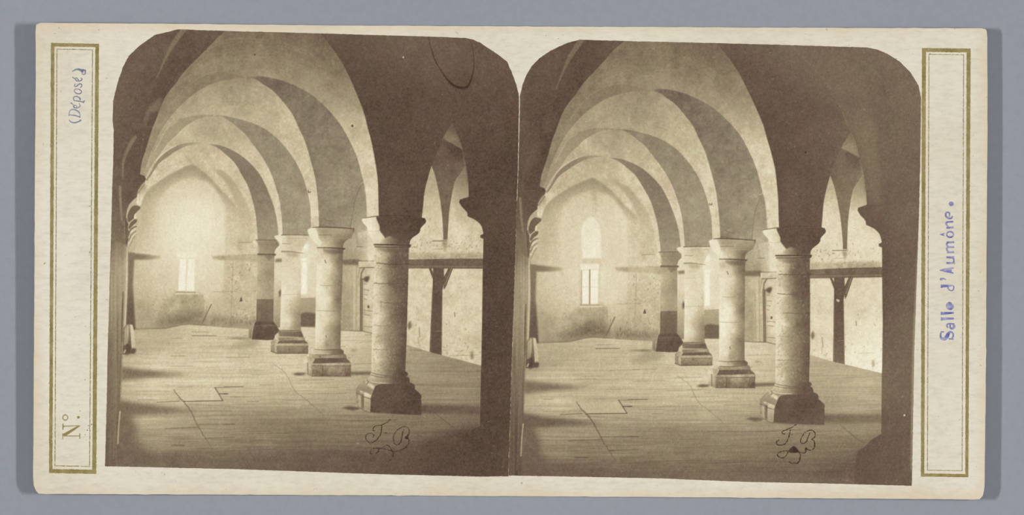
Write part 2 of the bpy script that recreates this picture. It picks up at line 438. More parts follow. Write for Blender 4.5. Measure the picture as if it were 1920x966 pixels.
class Canvas:
    def __init__(self, gx, gy, fmap, seed):
        self.gx, self.gy, self.map = gx, gy, fmap
        self.X, self.Y = np.meshgrid(gx, gy)
        self.h, self.w = self.X.shape
        self.L = np.full((self.h, self.w), 200.0)
        self.lab = np.zeros((self.h, self.w), int)
        self.names = [None]
        self.rng = np.random.RandomState(seed)
    def M(self, pts): return self.map(np.array(pts, float))
    def label(self, name, text):
        self.names.append((name, text)); return len(self.names) - 1
    def mask(self, pts, soft=0.0):
        """anti-aliased coverage of a polygon given in picture coordinates"""
        p = self.M(pts); p = np.stack([(p[:, 0] - self.gx[0]) / STEP + 0.5, (p[:, 1] - self.gy[0]) / STEP + 0.5], 1)
        pad = int(3 * soft / STEP) + 2
        i0 = int(max(0, math.floor(p[:, 0].min()) - pad)); i1 = int(min(self.w, math.ceil(p[:, 0].max()) + pad + 1))
        j0 = int(max(0, math.floor(p[:, 1].min()) - pad)); j1 = int(min(self.h, math.ceil(p[:, 1].max()) + pad + 1))
        if i1 <= i0 or j1 <= j0: return None
        SS = 4; W = i1 - i0; H = (j1 - j0) * SS
        acc = np.zeros((H, W + 2))
        q = np.roll(p, -1, 0)
        for (xa, ya), (xb, yb) in zip(p, q):
            if ya == yb: continue
            sg = 1.0
            if ya > yb: xa, ya, xb, yb = xb, yb, xa, ya; sg = -1.0
            r0 = max(0, int(math.ceil((ya - j0) * SS - 0.5))); r1 = min(H, int(math.ceil((yb - j0) * SS - 0.5)))
            if r1 <= r0: continue
            r = np.arange(r0, r1)
            x = xa + ((r + 0.5) / SS + j0 - ya) * (xb - xa) / (yb - ya) - i0
            x = np.clip(x, 0, W); f = np.floor(x).astype(int); fr = x - f
            np.add.at(acc, (r, f), sg * (1 - fr)); np.add.at(acc, (r, np.minimum(f + 1, W + 1)), sg * fr)
        m = np.abs(np.cumsum(acc, 1)[:, :W]).clip(0, 1).reshape(j1 - j0, SS, W).mean(1)
        if soft >= 0.6: m = self.blur(m, soft)
        return (slice(j0, j1), slice(i0, i1)), m
    def blur(self, m, s):
        r = max(1, int(round(s / STEP * 0.95)))
        kx = 2 * r + 1
        for _ in range(2):
            for ax in (0, 1):
                a = np.pad(m, [(r + 1, r) if ax == i else (0, 0) for i in (0, 1)], mode='edge').cumsum(ax)
                m = (np.take(a, range(kx, a.shape[ax]), ax) - np.take(a, range(0, a.shape[ax] - kx), ax)) / kx
        return m
    def fill(self, pts, tone, soft=0.0, alpha=1.0, lab=None, tex=0.0, add=False):
        r = self.mask(pts, soft)
        if r is None: return
        sl, m = r
        x, y = self.X[sl], self.Y[sl]
        if np.isscalar(tone): t = np.full(x.shape, float(tone))
        else:
            s = np.array(tone, float); s[:, :2] = self.M(s[:, :2]); t = rbf(s, x, y)
        if tex: t = t + tex * self.mott[sl]
        a = m * alpha
        if add: self.L[sl] += t * a
        else: self.L[sl] = self.L[sl] * (1 - a) + t * a
        if lab is not None: self.lab[sl][m > 0.5] = lab
    def line(self, pts, wid, tone, alpha=1.0, soft=0.6, curve=True, lab=None, rough=0.0):
        p = self.M(pts)
        if curve and len(p) > 2: p = catmull(p, 6)
        if rough:
            p = densify(np.vstack([p, p[::-1]]), 3)[:max(2, int(len(densify(np.vstack([p, p[::-1]]), 3)) / 2))]
            p = p + self.rng.normal(0, rough, p.shape)
        wid = np.atleast_1d(np.array(wid, float))
        ww = np.interp(np.linspace(0, 1, len(p)), np.linspace(0, 1, len(wid)), wid) if len(wid) > 1 else np.full(len(p), wid[0])
        pad = ww.max() + soft * 2 + 2
        i0 = max(0, int((p[:, 0].min() - pad - self.gx[0]) / STEP)); i1 = min(self.w, int((p[:, 0].max() + pad - self.gx[0]) / STEP) + 2)
        j0 = max(0, int((p[:, 1].min() - pad - self.gy[0]) / STEP)); j1 = min(self.h, int((p[:, 1].max() + pad - self.gy[0]) / STEP) + 2)
        if i1 <= i0 or j1 <= j0: return
        sl = (slice(j0, j1), slice(i0, i1)); x, y = self.X[sl], self.Y[sl]
        best = np.full(x.shape, -1e9)
        for k in range(len(p) - 1):
            a, b = p[k], p[k + 1]; ab = b - a; l2 = (ab ** 2).sum() + 1e-9
            t = np.clip(((x - a[0]) * ab[0] + (y - a[1]) * ab[1]) / l2, 0, 1)
            d = np.hypot(x - a[0] - t * ab[0], y - a[1] - t * ab[1])
            best = np.maximum(best, (ww[k] * (1 - t) + ww[k + 1] * t) / 2 - d)
        m = np.clip(best / max(soft, 0.3) / 2 + 0.5, 0, 1) * alpha
        if wid.max() < STEP: m = m
        self.L[sl] = self.L[sl] * (1 - m) + tone * m
        if lab is not None: self.lab[sl][m > 0.5] = lab
    def noise(self, sx, sy):
        """smooth random field, feature size in photo pixels"""
        nx = int((self.gx[-1] - self.gx[0]) / sx) + 4; ny = int((self.gy[-1] - self.gy[0]) / sy) + 4
        gr = self.rng.normal(0, 1, (ny, nx))
        fx = (self.gx - self.gx[0]) / sx + 0.5; fy = (self.gy - self.gy[0]) / sy + 0.5
        ix, iy = fx.astype(int), fy.astype(int); tx, ty = fx - ix, fy - iy
        tx = tx * tx * (3 - 2 * tx); ty = ty * ty * (3 - 2 * ty)
        a = gr[:, ix] * (1 - tx) + gr[:, ix + 1] * tx
        return a[iy] * (1 - ty)[:, None] + a[iy + 1] * ty[:, None]

cr = lambda *p: [tuple(q) for q in catmull(p, 6)]

def paint(c, right):
    """draws the vaulted hall as the albumen prints show it, tones 0..255"""
    c.mott = 0.5 * c.noise(4, 4) + 0.6 * c.noise(11, 11) + 0.6 * c.noise(30, 26)
    fine = c.noise(2.4, 2.4)
    R = right
    # --- contours (picture coordinates of the first print)
    d0 = cr((440, 40), (421, 60), (408, 71), (387.5, 92), (366.7, 113), (346, 134), (329, 157), (314.6, 175), (304, 194), (294, 221), (286, 240), (278.7, 263), (272.5, 283.5), (266, 304), (262.7, 325))
    s1l = cr((585, 40), (603, 66), (622, 90), (640, 116), (656, 147), (673, 187), (683, 214), (689.5, 240), (696.6, 267), (703, 300), (708, 335), (709.5, 364), (710, 404))
    s2r = cr((460, 146), (476, 143.5), (492, 143.5), (512, 146.5), (533, 152.5), (556, 162), (580, 175), (600, 190.5), (621, 212), (641, 238), (657, 267), (669.7, 296), (678, 327), (683, 348), (686, 372), (687, 405))
    s2l = cr((460, 146), (479, 149), (496, 160), (512.5, 171), (533, 194), (549, 216), (560, 240), (572, 266), (582, 300), (591, 335), (595, 368), (597, 393), (597.7, 425))
    s3r = cr((400, 216), (425, 218), (450, 224), (472, 230.5), (493, 240), (512, 253), (529, 269), (545.6, 290), (560, 314), (570, 338), (577, 363), (582, 389), (583, 425))
    s3l = cr((400, 216), (418, 220), (434, 230), (446, 240), (459, 251), (471, 267), (483.5, 283.5), (496, 302), (506, 321), (514.6, 343.5), (523, 372.5), (528, 405.6), (529.5, 440))
    s4r = cr((390, 270), (413, 273), (434, 281), (452.5, 292), (469, 306), (485.6, 325), (496, 343.5), (504, 362), (512.5, 385), (519, 412), (522, 440))
    s4l = cr((390, 270), (407, 277), (423.5, 290), (440, 306), (452.5, 327), (465, 350), (473, 374.6), (479, 401.5), (482.5, 437), (483, 450))
    s5r = cr((398.6, 314.5), (417, 321), (432, 333), (446, 352), (458.7, 372.5), (467, 393), (473, 416), (476.5, 450))
    r2l = cr((460, 146), (420, 151), (385, 163), (350, 187), (325, 213), (305, 240), (290, 270), (278, 300), (268, 328))
    r2o = cr((460, 143), (425, 133), (395, 136), (362, 152), (337, 175), (318, 202), (303, 232))
    r3o = cr((400, 215), (378, 215.5), (358, 218), (333, 225), (314.6, 239), (303, 259), (289, 283), (279, 305), (270, 330))
    r3i = cr((400, 218), (383, 219.5), (367, 225), (346, 238), (332, 252), (316, 267), (302, 287), (289, 308), (275, 333))
    r4o = cr((378, 268), (366, 266.5), (345, 269), (324, 277), (305.6, 290), (293, 304), (283, 323), (273, 338))
    r4i = cr((378, 268.5), (353, 273), (332.5, 282), (312, 296), (297, 308), (285, 326), (276, 339))
    # --- end wall
    wl = c.label('printed_end_wall', 'bright hazy end wall of the hall in the print')
    dim = -8 if R else 0
    c.fill([(180, 30), (1000, 30), (1000, 700), (180, 700)],
           [(250, 400, 188), (300, 380, 206), (365, 350, 210), (360, 420, 231), (330, 470, 224), (400, 440, 224), (365, 480, 228), (430, 430, 206), (470, 440, 198),
            (300, 500, 212), (262, 520, 200), (262, 580, 186), (310, 545, 206), (390, 540, 216), (430, 520, 205), (470, 520, 200), (450, 590, 192), (420, 605, 178),
            (300, 575, 192), (265, 610, 170), (540, 500, 210), (575, 470, 226), (650, 460, 176), (650, 560, 186), (690, 560, 206), (500, 400, 190), (360, 320, 176)], lab=wl)
    # --- vault of the first bay
    def vault(pts, tone, txt, tex=5.0):
        lb = c.label('printed_vault', txt)
        c.fill(pts, tone, lab=lb, tex=tex)
    vault(d0 + [(262, 480), (710, 480)] + s1l[::-1],
          [(430, 70, 122), (520, 75, 117), (590, 80, 112), (410, 90, 130), (460, 105, 136), (560, 110, 128), (400, 120, 140), (340, 165, 134), (310, 200, 140), (295, 235, 150), (276, 285, 152),
           (500, 130, 152), (570, 150, 148), (610, 130, 129), (640, 140, 132), (630, 190, 168), (655, 170, 148), (668, 215, 178), (650, 230, 190), (680, 270, 201), (690, 320, 205), (695, 380, 210), (266, 320, 158)],
          'plastered vault of the nearest bay, printed in grey-brown')
    c.fill(r2o + r2l[::-1], [(460, 143, 140), (420, 141, 136), (372, 162, 126), (345, 180, 140), (315, 220, 152)], soft=2.2, alpha=0.85, tex=3)
    c.line([(460, 144), (425, 134), (395, 137), (362, 153), (337, 176), (318, 203)], 1.5, 165, 0.45, 1.4)
    # long brush marks on the plaster
    for i in range(22):
        k2 = c.rng.uniform(0.0, 1)
        c.line([(345 + 15 * k2, 150 - 30 * k2), (400, 118 - 38 * k2), (470, 112 - 42 * k2), (560, 128 - 40 * k2), (625, 170 - 40 * k2)], 1.4, c.rng.choice([110, 165]), 0.12, 1.4)
    # --- bay 2
    sp = 'printed_spandrel'
    lb = c.label(sp, 'grey shaded arch springing from the second column')
    c.fill(s2r + [(692, 445), (690, 470), (598, 470)] + s2l[::-1],
           [(464, 146, 150), (478, 146, 124), (494, 148, 108), (530, 165, 112), (580, 190, 124), (600, 230, 128), (640, 270, 136), (620, 300, 138), (660, 330, 147), (620, 370, 148), (640, 400, 147), (610, 420, 142), (680, 400, 156), (672, 440, 172)], lab=lb, tex=6.5)
    c.fill([(678, 343), (683, 348), (686, 372), (687.5, 405), (691, 440), (690, 470), (655, 470), (657, 428), (661, 399), (666, 374), (672, 359)], [(680, 360, 148), (675, 390, 156), (672, 430, 176), (684, 420, 168)], soft=0.8, tex=5)
    c.line([(678.5, 343), (672, 359.5), (666, 374.5), (661.4, 399), (657, 427)], [0.9, 1.0, 1.2, 1.6], 112, 0.75)
    c.line([(676, 345), (681, 341)], 1.4, 205, 0.6, curve=False)
    c.line([(608, 410), (615, 414), (622, 415)], 1.5, 96, 0.7); c.line([(598, 424), (606, 422), (616, 426)], [2.2, 1.6, 1], 96, 0.5, rough=0.5)
    c.line([(600, 395), (620, 392), (640, 396)], 1.2, 118, 0.4, rough=0.6); c.fill(cr((620, 372), (626, 368), (628, 385), (622, 388)), 160, soft=3, alpha=0.5)
    c.fill(cr((600, 300), (625, 308), (632, 330), (612, 336), (598, 320)), 150, soft=7, alpha=0.5); c.fill(cr((610, 380), (650, 370), (668, 400), (640, 418), (608, 412)), 152, soft=9, alpha=0.4)
    for i in range(60):
        x, y = c.rng.uniform(600, 665), c.rng.uniform(290, 424)
        c.line([(x, y), (x + c.rng.uniform(-4, 4), y + c.rng.uniform(-3, 5))], c.rng.uniform(1, 3), c.rng.choice([118, 160]), 0.18, 1.2)
    vault(r2l + [(272, 470), (597, 470)] + s2l[::-1],
          [(460, 150, 150), (420, 158, 160), (470, 170, 170), (360, 195, 172), (435, 186, 165), (500, 190, 184), (325, 225, 178), (300, 262, 176), (420, 205, 182), (520, 215, 190), (540, 240, 196),
           (500, 225, 190), (560, 290, 202), (580, 340, 206), (590, 400, 208), (276, 320, 170)], 'plastered vault of the second bay')
    for i in range(16):
        k2 = c.rng.uniform(0.0, 1)
        y0 = 152 + 58 * k2
        c.line([(340 + 30 * k2, y0 + 48 - 20 * k2), (390, y0 + 14), (440, y0 + 6), (500, y0 + 22), (535, y0 + 55)], 1.2, c.rng.choice([150, 202]), 0.13, 1.2)
    # --- bay 3
    lb = c.label(sp, 'grey shaded arch springing from the third column')
    c.fill(s3r + [(584, 470), (530, 470)] + s3l[::-1],
           [(410, 218, 146), (440, 227, 148), (490, 255, 150), (520, 285, 148), (540, 330, 152), (550, 370, 158), (555, 410, 158), (545, 435, 160)], lab=lb, tex=5)
    vault(r3o + [(270, 480), (530, 480)] + s3l[::-1],
          [(400, 220, 172), (350, 250, 197), (310, 280, 194), (400, 240, 175), (430, 255, 190), (460, 275, 196), (490, 310, 202), (515, 370, 206), (526, 430, 208), (283, 315, 192), (370, 258, 192)], 'plastered vault of the third bay')
    c.fill(r3o + r3i[::-1], [(400, 217, 160), (350, 228, 160), (320, 250, 164), (295, 285, 172), (275, 325, 172)], tex=3)
    c.line([(290, 283), (303, 260), (314, 241), (333, 227)], 1.6, 206, 0.6, 1.2)
    # --- bay 4
    lb = c.label(sp, 'grey shaded arch springing from the farthest column')
    c.fill(s4r + [(523, 470), (484, 470)] + s4l[::-1],
           [(400, 273, 150), (430, 283, 138), (460, 310, 130), (485, 345, 132), (497, 380, 140), (505, 420, 152), (505, 445, 158)], lab=lb, tex=3)
    vault(r4o + [(258, 400), (258, 480), (484, 480)] + s4l[::-1],
          [(378, 275, 190), (330, 290, 200), (300, 315, 202), (285, 340, 206), (268, 370, 205), (420, 300, 204), (445, 335, 205), (465, 370, 206), (478, 430, 208), (376, 288, 190)], 'plastered vault of the farthest bay')
    c.fill(r4o + r4i[::-1], [(370, 268, 176), (330, 280, 150), (300, 300, 146), (276, 336, 150)], lab=c.label(sp, 'thin dark crescent of the fourth arch'))
    c.line([(274, 333), (284, 314), (296, 297), (312, 283), (330, 273)], 2.4, 216, 0.7, 1.0)
    # last ribs before the end wall
    c.fill(s5r + [(476, 470), (446, 470), (444, 389)] + cr((442, 381), (434, 362), (423.5, 343.5), (411, 329), (398.6, 314.5)), [(405, 318, 184), (430, 340, 180), (450, 375, 188), (462, 410, 196), (470, 440, 200)], soft=0.6)
    ea = cr((262, 385), (268, 371), (280, 355), (291, 345.6), (312, 331), (332.5, 320), (347, 313), (359, 308)) + cr((359, 308), (370, 314), (380, 321), (392, 331), (405, 345), (415, 357.5), (425.5, 368), (436, 379), (444, 389))
    c.fill(ea + [(446, 420), (447, 480), (256, 480), (256, 440)],
           [(359, 314, 160), (335, 324, 166), (305, 342, 170), (278, 366, 180), (264, 390, 188), (385, 330, 166), (410, 356, 170), (432, 380, 184), (440, 384, 190), (360, 332, 190), (320, 350, 194), (295, 375, 200), (395, 355, 196), (420, 385, 204),
            (360, 352, 210), (325, 372, 212), (400, 385, 214), (440, 420, 202), (465, 430, 199), (360, 400, 228), (365, 450, 231), (265, 430, 194), (290, 410, 204), (300, 450, 214)], soft=1.1, lab=wl)
    c.line([(295, 329), (308, 317), (324, 309), (345, 302)], 1.6, 192, 0.7, 1.0)
    c.line([(444, 389), (445, 420), (446, 470)], 1.6, 196, 0.4, 1.2)
    # embrasure of the end window: brighter niche
    c.fill(cr((296, 470), (296, 400), (310, 360), (335, 340), (360, 334), (390, 342), (412, 368), (421, 400), (422, 470)) + [(421, 535), (296, 535)],
           [(360, 350, 208), (360, 420, 234), (330, 460, 226), (400, 400, 222), (410, 470, 216), (300, 440, 210), (360, 500, 222), (400, 530, 212), (310, 520, 206)], soft=2.5, alpha=0.8)
    if not R:
        c.fill(cr((300, 430), (325, 380), (360, 368), (395, 385), (410, 430), (390, 490), (340, 495)), 232, soft=22, alpha=0.6)
    if R:
        c.line([(359, 312), (361, 335), (364, 362), (362, 380)], [4, 8, 7, 3], 160, 0.35, 4)
        c.fill(cr((300, 440), (312, 385), (340, 352), (380, 352), (408, 385), (419, 440), (418, 480), (300, 480)), 206, soft=9, alpha=0.75)
        c.fill([(262, 385), (296, 385), (296, 480), (250, 480)], 192, soft=6, alpha=0.4)
        wn = c.label('printed_window', 'tall bright pointed window of the end wall')
        c.fill(cr((338, 460), (337, 410), (343, 394), (355, 383), (366, 392), (372, 410), (372, 460)) + [(372, 463), (338, 463)], [(355, 400, 228), (355, 450, 236)], soft=0.8, lab=wn)
        for xx in (346, 355, 364): c.line([(xx, 392), (xx, 460)], 0.8, 212, 0.5, curve=False)
        for yy in (405, 418, 431, 444): c.line([(338, yy), (372, yy)], 0.8, 212, 0.4, curve=False)
        c.fill([(338, 464), (372, 464), (374, 480), (337, 480)], 200, soft=1.5, alpha=0.7)
    # --- end wall details
    c.fill([(396, 480), (420, 479), (440, 478), (483, 477), (483, 491), (420, 488), (400, 486)], [(400, 483, 182), (430, 484, 150), (470, 482, 160)], soft=1.3, alpha=0.8)
    c.fill([(236, 474), (262, 476), (300, 480), (302, 485), (275, 487), (246, 487), (236, 486)], [(240, 480, 126), (270, 482, 134), (300, 483, 196)], soft=1.6)
    c.fill([(332, 474), (369, 474), (368, 484), (333, 484)], 240, soft=0.8, alpha=0.8)
    if R: c.line([(331, 475), (331, 550)], 2.5, 190, 0.5, 1.4); c.line([(369, 478), (367, 548)], 2.5, 190, 0.5, 1.4)
    wn = c.label('printed_window', 'small bright two-light window low in the end wall')
    c.fill([(337, 484), (366, 484), (364, 546), (334, 546)], 224, lab=wn, soft=0.7)
    c.fill([(337.5, 486), (349, 486), (346.5, 545), (334.5, 545)], 244, soft=0.5); c.fill([(353, 486), (365.5, 486), (363.5, 545.5), (350.5, 545.5)], 244, soft=0.5)
    if R:
        c.line([(350.5, 485), (348.5, 546)], 2.6, 150, 0.8, 0.7, curve=False); c.line([(334, 515), (364, 516)], 1, 190, 0.6, curve=False)
        c.line([(335, 486), (333, 546)], 1.6, 165, 0.7, curve=False)
    c.line([(331, 547.5), (366, 549)], 2.2, 150, 0.75, 0.9, curve=False)
    c.fill([(326, 551), (372, 549), (379, 553), (381, 575), (384, 590), (330, 596), (288, 596), (300, 575), (318, 560)], [(345, 558, 180), (368, 566, 172), (325, 575, 178), (300, 588, 182), (350, 588, 160)], soft=3.5, alpha=0.9, tex=7)
    c.line([(380, 554), (382, 575), (386, 592)], 1.4, 150, 0.4, 1.2)
    c.fill([(288, 612), (294, 598), (320, 588), (350, 580), (376, 584), (388, 597), (386, 608), (340, 608), (310, 615)], [(340, 600, 114), (365, 598, 124), (305, 605, 138), (350, 588, 142)], soft=6, alpha=0.9, tex=7)
    for _ in range(90):
        x, y = c.rng.uniform(285, 385), c.rng.uniform(560, 608)
        c.line([(x, y), (x + c.rng.uniform(-2, 2), y + c.rng.uniform(-2, 3))], c.rng.uniform(0.8, 2.2), c.rng.choice([110, 205]), 0.22)
    c.line([(330, 551), (372, 551)], 1.8, 226, 0.7, curve=False)
    c.line([(252, 617), (311, 616), (354, 608), (390, 611)], 3, 120, 0.6, 2, curve=False)
    c.line([(380, 605), (396, 571)], 1.8, 110, 0.9, curve=False); c.line([(385, 603), (388, 575)], 1.4, 135, 0.6, curve=False)
    c.fill([(421.5, 392), (440, 392), (478, 440), (483, 476), (483, 612), (416, 612), (419, 540), (421.5, 480)], [(440, 420, 200), (455, 460, 197), (440, 520, 198), (470, 560, 196), (430, 600, 184)], soft=0.8, alpha=0.6, tex=4)
    for xx, ya, yb in ((437, 492, 600),): c.line([(xx, ya), (xx - 2, (ya + yb) / 2), (xx - 4, yb)], 1.6, 165, 0.55, 1.2)
    for (xa, ya, xb, yb) in ((400, 547, 420, 548), (416, 546, 445, 547), (440, 545, 448, 540)): c.line([(xa, ya), (xb, yb)], 1.2, 150, 0.5, curve=False)
    c.fill(cr((449, 566), (452, 557), (455, 565)), 95, soft=0.5)
    for i in range(110):
        x, y = c.rng.uniform(425, 482), c.rng.uniform(495, 612)
        c.line([(x, y), (x + c.rng.uniform(-3, 3), y + c.rng.uniform(-2, 4))], c.rng.uniform(0.8, 2.5), 150 if c.rng.rand() < 0.6 else 220, 0.4)
    c.fill([(395, 612), (395, 590), (430, 596), (480, 600), (480, 618)], 132, soft=5, alpha=0.55, tex=12)
    for _ in range(70):
        x, y = c.rng.uniform(395, 480), 612 - abs(c.rng.normal(0, 10))
        c.line([(x, y), (x + c.rng.uniform(-1.5, 1.5), y - c.rng.uniform(1, 5))], c.rng.uniform(0.8, 2), 112, 0.35)
    c.fill([(254, 618), (256, 560), (285, 570), (287, 616)], 168, soft=4, alpha=0.5, tex=5)
    c.fill(cr((455, 456), (480, 453), (484, 476), (455, 478)), 206, soft=1.5, alpha=0.7)
    c.line([(448, 456), (452, 455), (478, 454)], 1.6, 150, 0.6, 0.8); c.line([(455, 478), (484, 478)], 1.0, 150, 0.6, curve=False)
    # --- wall between the columns
    c.fill([(514, 460), (530, 462), (529, 620), (510, 620)], [(520, 470, 218), (520, 520, 214), (520, 590, 176), (518, 610, 150)], soft=0.8)
    c.fill([(516, 486), (529, 485), (529, 491), (516, 492)], 140, soft=0.8)
    c.fill(cr((523, 548), (526, 543), (528, 552), (524, 558)), 90, soft=0.6)
    c.fill([(560, 440), (598, 440), (594, 616), (562, 616)], [(570, 450, 205), (572, 470, 228), (590, 500, 214), (585, 540, 216), (575, 555, 214)], soft=1)
    wn = c.label('printed_window', 'narrow bright window between the second and third columns')
    c.fill([(566.5, 492), (576, 491), (575, 551), (564.5, 552)], 246, soft=0.9, lab=wn)
    c.fill(cr((566, 463), (572, 456), (578, 463), (572, 469)), 246, soft=2); c.fill([(566, 484), (577, 484), (577, 490), (566, 490)], 244, soft=1)
    c.fill([(563, 558), (592, 557), (592, 616), (562, 616)], [(575, 565, 176), (578, 580, 166)], soft=1.0)
    c.line([(564, 558), (592, 557)], 1.6, 222, 0.8, curve=False)
    c.fill(cr((563, 590), (572, 586), (592, 588)) + [(592, 613), (563, 613)], 106, soft=1.0)
    # wall behind, between second and first column
    c.fill([(640, 440), (705, 430), (705, 630), (638, 624)], [(650, 455, 176), (665, 480, 168), (650, 510, 182), (650, 560, 176), (650, 610, 172), (664, 570, 190), (690, 470, 206), (690, 540, 206), (690, 600, 204)], soft=0.8, tex=4)
    c.line([(661, 400), (664, 425), (670, 463)], 1.0, 150, 0.6); c.line([(667, 430), (672, 462)], 1.2, 150, 0.6, curve=False)
    c.line([(668, 463), (680, 463)], 1.2, 110, 0.8, curve=False); c.fill([(669, 464), (679, 464), (675, 478)], 186)
    c.line([(658, 447), (662, 436), (664, 428)], 1.4, 120, 0.6)
    c.fill([(642, 487), (672, 486), (676, 491), (675, 500), (668, 497), (642, 496)], 118, soft=1.6)
    bl = c.label('printed_beam', 'short pale stretch of timber beam beside the first column')
    c.fill([(672, 490), (705, 489.5), (705, 501.5), (672, 502)], 204, tex=6, lab=bl)
    c.line([(672, 489.5), (704, 489.5)], 1.2, 105, 0.85, curve=False); c.line([(674, 502), (704, 501.5)], 1.6, 110, 0.85, curve=False)
    c.line([(683, 503), (678, 512), (677, 523)], 2.6, 118, 0.85); c.line([(675, 503), (672, 515), (668, 526)], 1.2, 140, 0.6)
    pl = c.label('printed_post', 'slim dark post by the doorway behind the second column')
    c.fill([(675, 522), (680.5, 522), (680, 621), (674.5, 621)], 118, lab=pl, soft=0.5); c.line([(677.8, 525), (677.2, 620)], 0.9, 165, 0.6, curve=False)
    c.fill([(662, 500), (668, 500), (667, 620), (660, 620)], 198, soft=0.8, alpha=0.8); c.line([(668.5, 500), (667.5, 620)], 1.2, 150, 0.6, curve=False)
    c.line([(660.5, 530), (661, 619)], 1.0, 145, 0.6, curve=False)
    c.fill(cr((680, 524), (686, 519), (693, 519), (689, 529), (683, 527)), 92, soft=0.6)
    for (x, y, l) in ((682, 532, 6), (682, 543, 10), (682, 552, 7), (682, 582, 16), (684, 590, 10), (682, 612, 16), (683, 560, 4)): c.line([(x, y), (x + l, y + 1.5)], 1.3, 130, 0.7, curve=False)
    c.fill([(689, 573), (692.5, 573), (692.5, 578), (689, 578)], 100); c.line([(682, 528), (682, 618)], 1.4, 170, 0.6, curve=False)
    c.line([(638, 619.5), (680, 621), (700, 626)], 2.0, 120, 0.7, curve=False)
    c.fill([(640, 535), (660, 540), (660, 620), (638, 618)], 160, soft=3, alpha=0.35, tex=8)
    # --- right-hand wall seen through the opening
    sw = c.label('printed_side_wall', 'pale stained side wall beyond the arcade')
    c.fill([(755, 300), (890, 220), (915, 420), (915, 700), (755, 660)],
           [(800, 400, 206), (850, 420, 208), (860, 360, 178), (870, 330, 140), (800, 470, 208), (870, 470, 208), (780, 560, 208), (860, 560, 208), (790, 640, 204), (880, 660, 206)], lab=sw, tex=4)
    for i in range(150):
        x, y = c.rng.uniform(768, 902), c.rng.choice([c.rng.normal(458, 6), c.rng.normal(480, 4), c.rng.normal(655, 15), c.rng.uniform(400, 680)], p=[.3, .35, .2, .15])
        if 503 < y < 560: continue
        c.line([(x, y), (x + c.rng.uniform(-2, 2), y + c.rng.uniform(-2, 2))], c.rng.uniform(0.8, 2.4), 130, 0.4)
    c.fill(cr((764, 610), (769, 602), (771, 612), (767, 619)), 120, soft=0.6)
    c.line([(852, 586), (853, 594)], 1.4, 100, 0.8, curve=False)
    c.line([(786, 615), (787, 632)], 2.4, 150, 0.6); c.line([(784, 632), (785, 645)], 1.6, 160, 0.5)
    c.fill(cr((882, 664), (886, 658), (888, 672), (883, 674)), 150, soft=1)
    c.fill([(766, 474), (905, 474), (905, 488), (766, 488)], 150, soft=2.5, alpha=0.45, tex=14)
    # hanging springer
    pd = c.label('printed_springer', 'tapering arch springer on the side wall')
    c.fill(cr((806, 300), (810, 313), (817, 334), (824.6, 371), (829, 405), (831, 438)) + [(831, 450), (839, 450), (839.5, 438)] + cr((842, 399), (845.7, 374), (853, 341), (866, 322), (873, 312)) + [(869, 280), (848, 250), (828, 252)],
           [(815, 300, 88), (826, 290, 90), (830, 320, 98), (850, 330, 100), (834, 370, 108), (836, 420, 112), (835, 445, 112)], lab=pd, tex=3)
    c.fill(cr((853, 341), (866, 322), (873, 312), (880, 350), (882, 370), (868, 376), (850, 380)), [(862, 340, 142), (872, 330, 128), (870, 365, 168), (855, 375, 178)], soft=1.5, alpha=0.85)
    c.fill(cr((836, 268), (852, 268), (868, 282), (871, 300), (858, 306), (838, 300)), [(842, 285, 82), (860, 290, 70), (855, 304, 92)], soft=2)
    c.fill([(829, 259), (848, 226), (862, 250), (868, 281)], [(848, 236, 96), (840, 254, 118), (852, 262, 122), (858, 250, 92), (864, 275, 112)], lab=c.label('printed_vault', 'small lit triangle of vault beyond the side arch'), tex=3)
    c.fill([(868, 281), (874, 300), (879, 340), (876, 345), (871, 310)], 118, soft=1)
    c.line([(811, 452), (838, 452)], 1.4, 95, 0.9, curve=False)
    c.fill([(829, 454), (839, 454), (835, 477)], [(833, 456, 150), (835, 472, 190)], soft=0.7)
    c.line([(815, 467), (832, 467)], 1.2, 150, 0.6, curve=False)
    # beam and post
    bm_ = c.label('printed_beam', 'dark horizontal timber beam along the side wall')
    c.fill([(760, 487), (800, 486), (850, 485), (910, 485), (910, 503.5), (760, 502.5)], [(780, 492, 108), (830, 492, 102), (880, 491, 100)], lab=bm_, tex=7)
    c.line([(764, 499.5), (906, 500)], 2.6, 128, 0.7, 0.8, curve=False); c.line([(764, 503), (906, 503.6)], 1.2, 84, 0.8, curve=False)
    c.line([(764, 496.8), (906, 497.5)], 1.0, 84, 0.6, curve=False)
    po = c.label('printed_post', 'dark timber post with braces under the beam')
    c.fill([(804, 503), (808.5, 503), (812.5, 513), (811.5, 524)], 92, lab=po); 
    c.fill([(840.5, 503), (849.5, 503), (836, 538), (832, 544), (831, 522)], 96, lab=po); c.line([(846, 504), (834.5, 533)], 1.3, 165, 0.7, curve=False)
    c.fill([(812, 503), (832.5, 503), (832.5, 530), (829.6, 544), (828.5, 604), (828, 667), (805, 667), (808.5, 590), (811, 540)], [(820, 520, 88), (818, 600, 86), (815, 660, 88)], lab=po, tex=3)
    c.fill([(833.5, 504), (838, 504), (833.5, 513)], 196, soft=0.4)
    c.line([(810.8, 545), (807, 664)], 1.6, 130, 0.6, curve=False); c.line([(829.3, 545), (828.6, 640)], 1.4, 150, 0.7, curve=False)
    c.line([(815, 622), (826, 621)], 1.0, 150, 0.7, curve=False)
    if R: c.fill(cr((815, 543), (821, 545), (820, 549), (816, 547)), 200)
    # --- floor
    fl = c.label('printed_floor', 'plank floor with long cast shadows')
